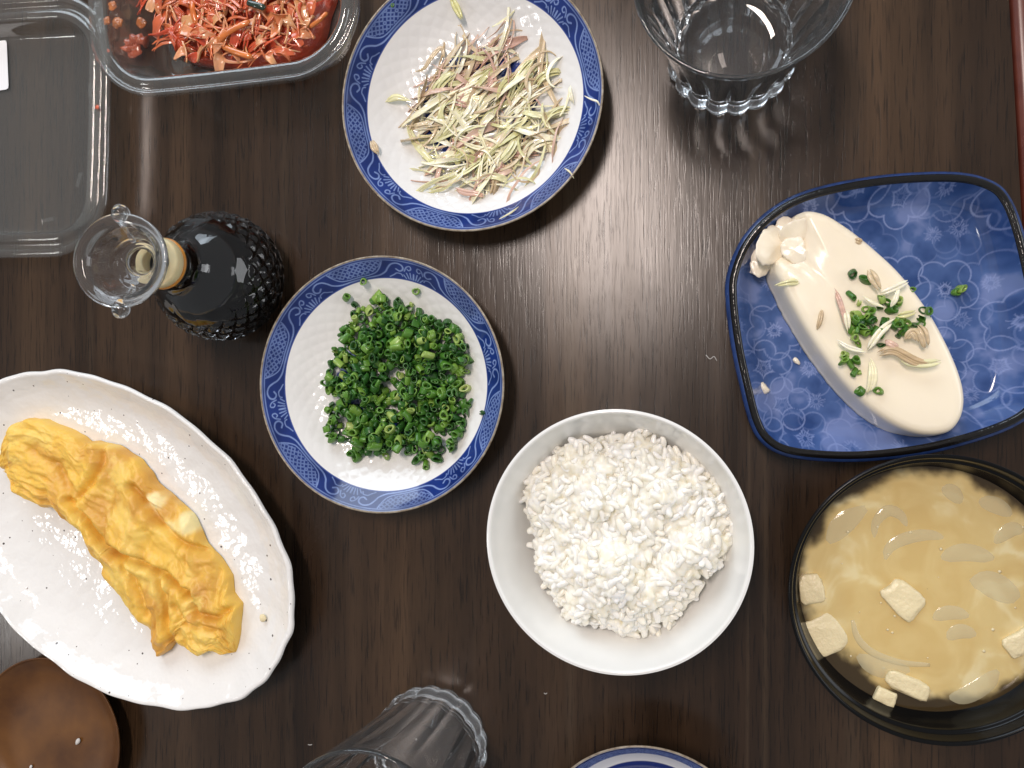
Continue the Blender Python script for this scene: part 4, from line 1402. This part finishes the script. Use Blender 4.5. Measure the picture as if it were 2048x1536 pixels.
    onion([(1768, 1130), (1780, 1095), (1815, 1076), (1860, 1070), (1895, 1078)], 0.75, 'arched clear onion slice above the middle tofu piece')
    onion([(1748, 1080), (1752, 1045), (1775, 1022), (1800, 1030), (1815, 1055)], 0.6, 'broad onion slice highest up in the soup', -0.04)
    onion([(1705, 1240), (1715, 1275), (1745, 1305), (1800, 1325), (1860, 1330)], 0.35, 'long thin onion curve below the middle tofu piece', -0.03)
    onion([(1905, 1190), (1960, 1165), (2020, 1190), (2050, 1215)], 2.1, 'wide glassy onion piece at the right of the soup', -0.22, 0.26)
    onion([(1890, 1280), (1920, 1262), (1960, 1272)], 0.9, 'small clear onion slice under the wide glassy one', -0.12, 0.3)
    onion([(1885, 1395), (1930, 1392), (1975, 1365), (2005, 1330)], 1.1, 'greenish onion crescent along the lower bowl wall', -0.10, 0.3)
    onion([(1985, 1090), (2020, 1060), (2050, 1062)], 0.8, 'onion slice near the upper right bowl wall', -0.08, 0.3)
    onion([(1880, 975), (1905, 985), (1925, 1010)], 0.9, 'faint onion slice under the upper bowl wall', -0.15, 0.3)
miso()

# ------------------------------------------------------------------ glass tumblers
def tumbler(cx, cy, r0, r1, h, label, group, rot=0.0, fade=0.52, depth=1.0):
    nf = 18
    n = nf * 20
    def flute(th, amt):
        u = (th * nf / (2 * np.pi)) % 1 - 0.5
        return 1 + amt * (0.45 - 2.4 * u * u)
    outer = [(r0 - 0.45, 0.0), (r0 - 0.22, 0.03), (r0 - 0.05, 0.2), (r0, 0.5), (r0 - 0.02, 0.9), (r0 - 0.10, 1.25), (r0 - 0.10, 1.45)]
    for k in np.linspace(0.2, 0.965, 14):
        outer.append((r0 - 0.10 + (r1 - r0 + 0.08) * ((k - 0.17) / 0.83) ** 1.25, h * k))
    amts = [0.09, 0.10, 0.11, 0.11, 0.10, 0.075, 0.085] + [0.10 * max(0, 1 - ((k - 0.2) / fade)) ** 0.8 if k < 0.2 + fade else 0 for k in np.linspace(0.2, 0.965, 14)]
    lip = [(r1 - 0.01, h - 0.09), (r1 - 0.03, h - 0.02), (r1 - 0.09, h), (r1 - 0.16, h - 0.02), (r1 - 0.19, h - 0.09)]
    inner = []
    for k in np.linspace(0.95, 0.16, 14):
        inner.append((r0 - 0.45 + (r1 - r0 + 0.25) * ((k - 0.13) / 0.87) ** 1.25, h * k))
    inner += [(r0 - 0.62, h * 0.125), (r0 - 0.95, h * 0.112), (r0 - 1.6, h * 0.108), (0.02, h * 0.106)]
    bottom = [(0.02, 0.30), (0.6, 0.29), (1.2, 0.22), (r0 - 1.1, 0.09), (r0 - 0.8, 0.0)]
    P = bottom + outer + lip + inner
    A = np.array([0] * len(bottom) + [q * depth for q in amts] + [0.0] * (len(lip) + len(inner)))
    for i, k in enumerate(np.linspace(0.95, 0.16, 14)):
        A[len(bottom) + len(outer) + len(lip) + i] = 0.018 * max(0, 1 - k / 0.7)
    r = lathe(P, n, lambda th, i: flute(th, A[i]))
    t = thing('glass_tumbler', label, 'glass', (cx, cy, 0.01), rot, group)
    mk('glass_wall', r.reshape(-1, 3), ring_faces(len(P), n)[:, ::-1], M['tumbler'], t)
tumbler(2.42, 16.65, 3.08, 4.46, 9.0, 'empty fluted clear glass tumbler with wide mouth above the square plate', 'fluted glass tumblers', 0.1)
tumbler(-13.25, -19.4, 3.05, 4.0, 10.4, 'tall fluted clear glass cut off at the lower edge', 'fluted glass tumblers', 0.0, 0.74, 0.6)

# ------------------------------------------------------------------ soy sauce bottle
def soy():
    c = (-24.92, 5.90)
    t = thing('soy_sauce_bottle', 'small cut glass soy sauce bottle with clear flared stopper', 'bottle', (*c, 0.01))
    R = 3.52
    n = 144
    zz = np.array([0.0, 0.04, 0.25, 0.55, 0.95, 1.4, 1.85, 2.3, 2.75, 3.2, 3.65, 4.1, 4.5])
    rr = np.array([2.4, 2.65, 2.9, 3.12, 3.30, 3.43, 3.5, 3.52, 3.5, 3.44, 3.33, 3.16, 2.98])
    nd = 20
    th = np.linspace(0, 2 * np.pi, n, endpoint=False)
    # cut diamonds: dense grid on the belly, one pyramid per cell
    zs = np.linspace(0.12, 4.45, 56)
    rs = np.interp(zs, zz, rr)
    arc = np.r_[0, np.cumsum(np.hypot(np.diff(rs), np.diff(zs)))]
    nb = nd * 12
    tb = np.linspace(0, 2 * np.pi, nb, endpoint=False)
    u = tb * nd / (2 * np.pi)
    v = arc / 1.02
    A = u[None] + v[:, None]; B = u[None] - v[:, None]
    fa, fb = np.abs(A - np.round(A)), np.abs(B - np.round(B))
    hgt = np.minimum(fa, fb) * 2            # 0 in the grooves, 1 on the point
    hgt = np.minimum(hgt, 0.55)
    rad = rs[:, None] + 0.30 * hgt - 0.09
    rad = rad + 0.03
    body = np.stack([rad * np.cos(tb), rad * np.sin(tb), np.repeat(zs[:, None], nb, 1)], -1)
    # shoulder with long leaf facets, then the neck
    sh = smooth_prof([(2.96, 4.5), (2.62, 4.95), (2.1, 5.4), (1.55, 5.8), (1.2, 6.2), (1.12, 6.6), (1.12, 7.3)], 6)
    nl = 12
    ul = (tb * nl / (2 * np.pi)) % 1 - 0.5
    k = np.clip(1 - np.abs(sh[:, 1] - 5.0) / 0.9, 0, 1)
    rad2 = sh[:, :1] * (1 + (0.075 * k)[:, None] * (0.25 - np.abs(ul)[None] * 1.0))
    shoulder = np.stack([rad2 * np.cos(tb), rad2 * np.sin(tb), np.repeat(sh[:, 1:2], nb, 1)], -1)
    bot = np.stack([np.stack([q * np.cos(tb), q * np.sin(tb), np.full(nb, w)], -1) for q, w in ((0.02, 0.15), (1.6, 0.13), (2.0, 0.0), (2.6, 0.0))])
    rings = np.concatenate([bot, body, shoulder])
    rings[..., :2] *= np.where(rings[..., 2:] < 4.6, 0.975, np.interp(rings[..., 2:], [4.6, 6.2], [0.975, 0.93]))
    rings[..., 2] = np.interp(rings[..., 2], [0, 4.5, 6.2, 7.3], [0, 3.7, 5.6, 7.3])
    o = mk('bottle_body', rings.reshape(-1, 3), ring_faces(len(rings), nb)[:, ::-1], M['glass'], t, smooth=False)
    liq = smooth_prof([(0.02, 0.4), (2.0, 0.42), (2.35, 0.9), (2.6, 1.8), (2.68, 2.8), (2.66, 3.7), (2.56, 4.35), (2.36, 4.85), (1.90, 5.25), (1.35, 5.65), (1.0, 6.1), (0.86, 6.6), (0.02, 6.62)], 6)
    r = lathe(liq, 96)
    r[..., :2] *= 0.955
    r[..., 2] = np.interp(r[..., 2], [0, 4.5, 6.2, 7.3], [0, 3.7, 5.6, 7.3])
    mk('soy_sauce', r.reshape(-1, 3), ring_faces(len(liq), 96)[:, ::-1], M['soy'], t)
    col = smooth_prof([(0.75, 6.9), (1.12, 6.95), (1.2, 7.05), (1.23, 7.25), (1.2, 7.5), (1.1, 7.6), (0.8, 7.6), (0.72, 7.5), (0.70, 7.1), (0.75, 6.9)], 4)
    r = lathe(col, 72)
    mk('neck_collar', r.reshape(-1, 3), ring_faces(len(col), 72)[:, ::-1], M['cream'], t)
    mk('stain_ring', *torus(1.17, 6.93, 0.10, 72), M['amber'], t)
    # stopper: flared dish with a tube down into the neck
    st = smooth_prof([(0.64, 7.4), (0.78, 7.4), (0.80, 8.55), (1.0, 8.75), (1.45, 9.2), (1.75, 9.75), (1.95, 10.25), (2.28, 10.42), (2.36, 10.55), (2.30, 10.68), (1.95, 10.66), (1.72, 10.5), (1.45, 9.9), (1.15, 9.3), (0.75, 9.0), (0.66, 8.8), (0.64, 7.4)], 5)
    r = lathe(st, 96)
    r[..., 1] *= 0.9
    so = np.array([0.36, -0.40, 0])
    stp = mk('stopper', r.reshape(-1, 3) + so * np.clip((r.reshape(-1, 3)[:, 2:] - 8.4) / 1.0, 0, 1), ring_faces(len(st), 96)[:, ::-1], M['clear'], t)
    for s in (1, -1):
        a = math.radians(90 + 3) if s > 0 else math.radians(-93)
        p0, p1 = np.array([1.0 * math.cos(a), 1.0 * math.sin(a), 9.6]), np.array([2.50 * math.cos(a), 2.50 * math.sin(a), 10.6])
        d = np.linspace(0, 1, 14)[:, None]
        path = p0 * (1 - d) + p1 * d + so
        rads = np.r_[np.full(7, 0.13), 0.16, 0.30, 0.37, 0.40, 0.38, 0.30, 0.12]
        v_, f_ = tube(path, rads, 16)
        mk('stopper_knob', v_, [q[::-1] for q in f_], M['clear'], stp)
soy()

# ------------------------------------------------------------------ kimchi in its clear clamshell box
def rrect(hx, hy, r, n):
    """Rounded rectangle outline, n points, counter-clockwise."""
    pts = []
    for cx, cy, a0 in ((hx - r, hy - r, 0), (-hx + r, hy - r, 90), (-hx + r, -hy + r, 180), (hx - r, -hy + r, 270)):
        for a in np.radians(np.linspace(a0, a0 + 90, 16)):
            pts.append((cx + r * math.cos(a), cy + r * math.sin(a)))
    pts.append(pts[0])
    # bow the sides a little
    P = resample(pts, n + 1)[:-1]
    return P


def shell(name, hx, hy, r, prof, mat, parent, n=220, bow=0.0, capped=True, loc=(0, 0, 0), rot=0.0):
    rings = []
    for ins, z in prof:
        P = rrect(max(hx - ins, 0.05), max(hy - ins, 0.05), max(r - ins, 0.04) if r - ins > 0.3 else min(0.3, hx - ins), n)
        ang = np.linspace(0, 2 * np.pi, n, endpoint=False)
        rings.append(np.c_[P, np.full(n, z)])
    rings = np.array(rings)
    rings[..., 0] *= 1 + bow * (1 - (rings[..., 1] / hy) ** 2)
    rings[..., 1] *= 1 + bow * (1 - (rings[..., 0] / hx) ** 2)
    if capped:
        rings = np.concatenate([rings, [rings[-1] * np.array([k, k, 1]) for k in (0.66, 0.33, 0.03)]])
    v, f = loft(rings, False, capped)
    return mk(name, v, f, mat, parent, loc=loc, rot=rot)


def kimchi_box():
    zt = 4.0
    a, b, c = W(178, -20, zt), W(708, -20, zt), W(420, 173, zt)
    hx = (b[0] - a[0]) / 2
    hy = hx * 0.98
    cx, cy = (a[0] + b[0]) / 2, c[1] + hy
    rot = math.radians(1.6)
    t = thing('clamshell_box', 'clear plastic clamshell box of kimchi with its lid swung open', 'food box', (cx, cy, 0), rot)
    tray = [(0.0, zt - 0.35), (0.0, zt - 0.05), (0.06, zt), (0.16, zt), (0.22, zt - 0.05), (0.26, zt - 0.18), (0.42, zt - 0.2), (0.5, zt - 0.1), (0.58, zt - 0.02), (0.85, zt - 0.02), (0.95, zt - 0.1), (1.0, zt - 0.3), (1.25, 2.6), (1.55, 1.3), (1.8, 0.45), (2.05, 0.2), (2.5, 0.12)]
    tr = shell('tray', hx, hy, 3.6, tray, M['thin_wall'], t, bow=0.02)
    shell('outer_skin', hx, hy, 3.6, [(p + 0.035 if p < 1 else p - 0.035, q - 0.035 if q > 0.3 else q - 0.05) for p, q in tray], M['thin'], tr, bow=0.02)
    # lid lies open at the left, hollow side up
    zl = 1.75
    ra, rc = W(212, 260, zl), W(60, 507, zl)
    lhx = hx
    lx, ly = ra[0] - lhx, rc[1] + hy
    lrot = math.radians(-1.5)
    def loc_of(x, y):
        d = np.array([x - cx, y - cy]); cs, sn = math.cos(-rot), math.sin(-rot)
        return (d[0] * cs - d[1] * sn, d[0] * sn + d[1] * cs, 0)
    lid = [(0.0, zl - 0.25), (0.0, zl), (0.35, zl + 0.02), (0.42, zl - 0.05), (0.5, zl - 0.25), (0.75, zl - 0.28), (0.85, zl - 0.1), (0.95, zl - 0.02), (1.25, zl - 0.02), (1.35, zl - 0.15), (1.5, 0.9), (1.62, 0.35), (1.78, 0.2), (2.1, 0.17)]
    ll = shell('lid', lhx, hy, 3.4, lid, M['thin_wall'], t, bow=0.02, loc=loc_of(lx, ly), rot=lrot - rot)
    def under_lid(o):
        o.parent = ll
        o.matrix_parent_inverse = ll.matrix_basis.inverted()
    o = shell('inner_skin', lhx, hy, 3.4, [(p + 0.03, q + 0.03) for p, q in lid], M['thin'], t, bow=0.02, loc=loc_of(lx, ly), rot=lrot - rot)
    under_lid(o)
    # moulded clips on the lid's channel
    for px, py, ang in ((180, 180, 1.5), (158, 360, 1.25), (95, 440, 0.15), (70, 34, -0.12)):
        q = W(px, py, zl)
        x, y, _ = loc_of(*q)
        v = [(-0.45, -0.16, 0), (0.45, -0.16, 0), (0.45, 0.16, 0), (-0.45, 0.16, 0), (-0.40, -0.11, 0.16), (0.40, -0.11, 0.16), (0.40, 0.11, 0.16), (-0.40, 0.11, 0.16)]
        f = [(0, 1, 5, 4), (1, 2, 6, 5), (2, 3, 7, 6), (3, 0, 4, 7), (4, 5, 6, 7)]
        under_lid(mk('clip', v, f, M['thin_wall'], t, loc=(x, y, zl - 0.14), rot=ang, smooth=False))
    # hinge strip between the two rims
    h0, h1 = loc_of(*W(195, -60, zt - 0.1)), loc_of(*W(213, 120, zt - 0.1))
    g0, g1 = loc_of(*W(168, -60, zl + 0.1)), loc_of(*W(206, 128, zl + 0.1))
    hv = [(*h0[:2], zt - 0.2), (*h1[:2], zt - 0.2), (*g1[:2], zl), (*g0[:2], zl)]
    hv += [(x, y, q - 0.04) for x, y, q in hv]
    mk('hinge', hv, [(0, 1, 2, 3), (7, 6, 5, 4), (0, 4, 5, 1), (1, 5, 6, 2), (2, 6, 7, 3), (3, 7, 4, 0)], M['thin'], t, smooth=False)
    q = W(-24, 134, 0.3)
    sx, sy = 1.35, 1.5
    lab = rrect(sx, sy, 0.16, 60)
    rg = np.array([np.c_[lab, np.full(60, 0.0)], np.c_[lab, np.full(60, 0.02)]])
    under_lid(mk('sticker', *loft(rg, True, True), M['paper'], t, loc=(*loc_of(*q)[:2], 0.24), rot=0.02, smooth=False))

    # ---- kimchi
    bed = lambda x, y: 0.22 + 0 * x
    pxo = [(278, -60), (298, 30), (335, 98), (400, 124), (520, 130), (592, 112), (630, 74), (646, 20), (650, -60), (480, -110)]
    O = WP(pxo, 1.6)
    cen = O.mean(0)
    n = 120
    Q = closed_curve(O, n)
    if np.sum(Q[:, 0] * np.roll(Q[:, 1], -1) - np.roll(Q[:, 0], -1) * Q[:, 1]) < 0: Q = Q[::-1]
    rg = []
    for k, zz in ((1.04, 0.2), (1.0, 0.8), (0.93, 1.2), (0.8, 1.45), (0.6, 1.6), (0.35, 1.65), (0.1, 1.65)):
        rr = (Q - cen) * k * 0.93
        zz_ = zz + 0.3 * fbm((rr + cen) * 0.8, 3, 44) * (zz > 0.5)
        rg.append(np.c_[rr, zz_])
    tag(mk('kimchi_sauce', *loft(np.array(rg), True, True), M['kim_sauce'], loc=(*cen, 0)), 'wet red chilli paste under the kimchi shreds', 'sauce', kind='stuff')
    kinds = [('kim_red', 'glossy deep red cabbage shred in the kimchi'), ('kim_pale', 'pale orange cabbage shred in the kimchi')]
    src = {k: [] for k, _ in kinds}
    for mname, labk in kinds:
        for k in range(8):
            r_ = np.random.default_rng(300 + k + len(mname))
            if k < 5: v, f = frayed(r_.uniform(1.6, 3.2), r_.uniform(0.3, 0.6), r_.uniform(0.14, 0.22), 0.09, 300 + k + len(mname), 4) if k % 2 and mname == 'kim_red' else shred(r_.uniform(1.6, 3.2), r_.uniform(0.14, 0.24), 0.12, r_.normal(0, 0.5), r_.uniform(0, 0.25), r_.normal(0, 0.8), 300 + k, n=15, k=10, blunt=0.12)
            else:
                v, f = shred(r_.uniform(1.0, 1.9), r_.uniform(0.45, 0.8), 0.10, r_.normal(0, 0.5), r_.uniform(0.05, 0.35), r_.normal(0, 0.7), 330 + k, n=17, k=14, blunt=0.15)
            v = v + 0.06 * np.c_[fbm(v * 1.8, 3, k), fbm(v * 1.8, 3, k + 9), 1.5 * fbm(v * 1.8, 3, k + 20)]
            src[mname].append(mk('cabbage_shred', v, f, M[mname], link=False))
    hp = Heap(-45, 10, -10, 45, lambda x, y: 0.3 + 0 * x)
    for i in range(280):
        for _ in range(50):
            x, y = rng.uniform(O[:, 0].min(), O[:, 0].max()), rng.uniform(O[:, 1].min(), min(O[:, 1].max(), 26))
            if inside(cen + (O - cen) * random.choice((0.6, 0.9, 1.0, 1.02)), x, y): break
        d = np.linalg.norm((np.array([x, y]) - cen)) / 5.5
        z = max(hp.top(x, y, 0.4, 0.5), 1.9 - 0.55 * d ** 2)
        hp.fill(x, y, 0.4, z + 0.04)
        left = x < cen[0] - 1.0
        m = 'kim_red' if rng.random() < (0.65 if left else 0.38) else 'kim_pale'
        put(src[m][int(rng.integers(8))], (x, y, z + 0.12), (rng.normal(0, 0.4), rng.normal(0, 0.25), rng.uniform(0, 6.3)), rng.uniform(0.7, 1.05), label=dict(kinds)[m], cat='kimchi', group='cabbage shreds heaped in the kimchi box')
    for pts, w, zz, lab in (([(385, 0), (388, 25), (393, 50)], 0.34, 2.3, 'upright carrot strip in the left half of the kimchi'), ([(435, 85), (460, 65), (500, 42)], 0.36, 2.5, 'longest carrot strip slanting up across the kimchi middle'),
                            ([(445, 92), (470, 104), (505, 115)], 0.34, 2.3, 'carrot strip low in the kimchi next to the box wall'), ([(620, 55), (640, 42), (655, 25)], 0.25, 2.0, 'carrot strip near the right box wall')):
        shred_along(pts, zz, w, 0.22, 'carrot_strip', M['kim_carrot'], lab, 'carrot', blunt=True)
    shred_along([(494, 4), (512, 11), (531, 16)], 2.6, 0.36, 0.2, 'leek_piece', M['dark_green'], 'short blackish green leek piece on top of the kimchi', 'leek', blunt=True)
    for px, py, zz, r_, mt, lab in ((268, 98, 0.45, 0.5, 'kim_red', 'curled bright red scrap lying apart at the left of the box'), (213, 42, 2.4, 0.25, 'kim_carrot', 'orange bit stuck on the left box wall'), (236, 45, 1.6, 0.3, 'kim_carrot', 'flat orange bit lower on the left box wall'),
                                  (283, 45, 0.5, 0.28, 'kim_carrot', 'pointed orange bit on the box floor'), (225, 12, 1.6, 0.25, 'kim_carrot', 'orange bit highest up on the left box wall'), (216, 101, 2.8, 0.09, 'kim_red', 'red dot on the corner of the box wall'), (194, 214, 1.75, 0.11, 'kim_red', 'red chilli speck on the open lid channel')):
        q = W(px, py, zz)
        o = mk('kimchi_scrap', *blob(r_, 22, 14, 0.7, 1.3, int(px), 0.35), M[mt], loc=(*q, zz))
        tag(o, lab, 'kimchi')
    q0 = [W(255, 105, 0.4), W(262, 88, 0.4), W(275, 80, 0.4), W(292, 84, 0.5)]
    v, f = tube(np.array([(*p, 0.5) for p in smooth_prof(q0, 5)]) - (*q0[1], 0), 0.3 * (1 + 0.3 * np.sin(np.arange(16) * 1.7)), 12, 0.8)
    v = v + 0.06 * np.c_[fbm(v * 4, 2, 1), fbm(v * 4, 2, 2), fbm(v * 4, 2, 3)]
    tag(mk('cabbage_shred', v, f, M['kim_red'], loc=(*q0[1], 0)), 'lumpy red cabbage tail reaching out of the heap to the left', 'kimchi')
kimchi_box()

# ------------------------------------------------------------------ brown dish, lint
def brown_dish():
    c = W(92, 1482, 1.2)
    t = thing('brown_dish', 'round brown lacquered dish partly hidden under the oval plate', 'dish', (*c, 0))
    top = W(75, 1311, 1.2)
    R = 4.85
    P = np.vstack([smooth_prof([(0.02, 0.30), (2.6, 0.32), (3.8, 0.5), (R - 0.25, 1.0), (R - 0.08, 1.17)], 8), [(R - 0.03, 1.2), (R, 1.18), (R + 0.01, 1.12), (R - 0.15, 0.9), (R - 0.9, 0.3), (3.0, 0.02), (0.1, 0.02)]])
    r = lathe(P, 140)
    mk('dish_body', r.reshape(-1, 3), ring_faces(len(P), 140), M['brown_dish'], t)
    for px, py, r_, lab in ((156, 1483, 0.22, 'pale seed shaped fleck in the brown dish'), (62, 1534, 0.14, 'pale fleck at the very bottom of the brown dish')):
        q = W(px, py, 0.4)
        v, f = blob(r_, 14, 10, 0.1, 1.0, 3, 0.45)
        v[:, 0] *= 0.62
        v[:, 0] *= 1 - 0.45 * np.clip(-v[:, 1] / r_, 0, 1)
        tag(mk('pale_fleck', v, f, M['lint'], loc=(*q, 0.41), rot=-0.5), lab, 'fleck')  # small pale tapered oval lying in the dish
brown_dish()
for k, (pts, lab) in enumerate((([(1412, 710), (1420, 718), (1428, 713), (1434, 722)], 'white lint fluff on bare table left of the square plate'), ([(1088, 1386), (1091, 1388), (1094, 1386)], 'white crumb on bare table below the rice bowl'), ([(616, 1489), (620, 1490), (624, 1489)], 'short white hair on the table by the tall glass'))):
    P = np.array([(*W(a, b, 0.03), 0.03) for a, b in pts])
    c = P.mean(0)
    v, f = tube(smooth_prof(P, 4) - c, 0.018, 6)
    tag(mk('lint_speck', v, f, M['lint'], loc=c), lab, 'lint')
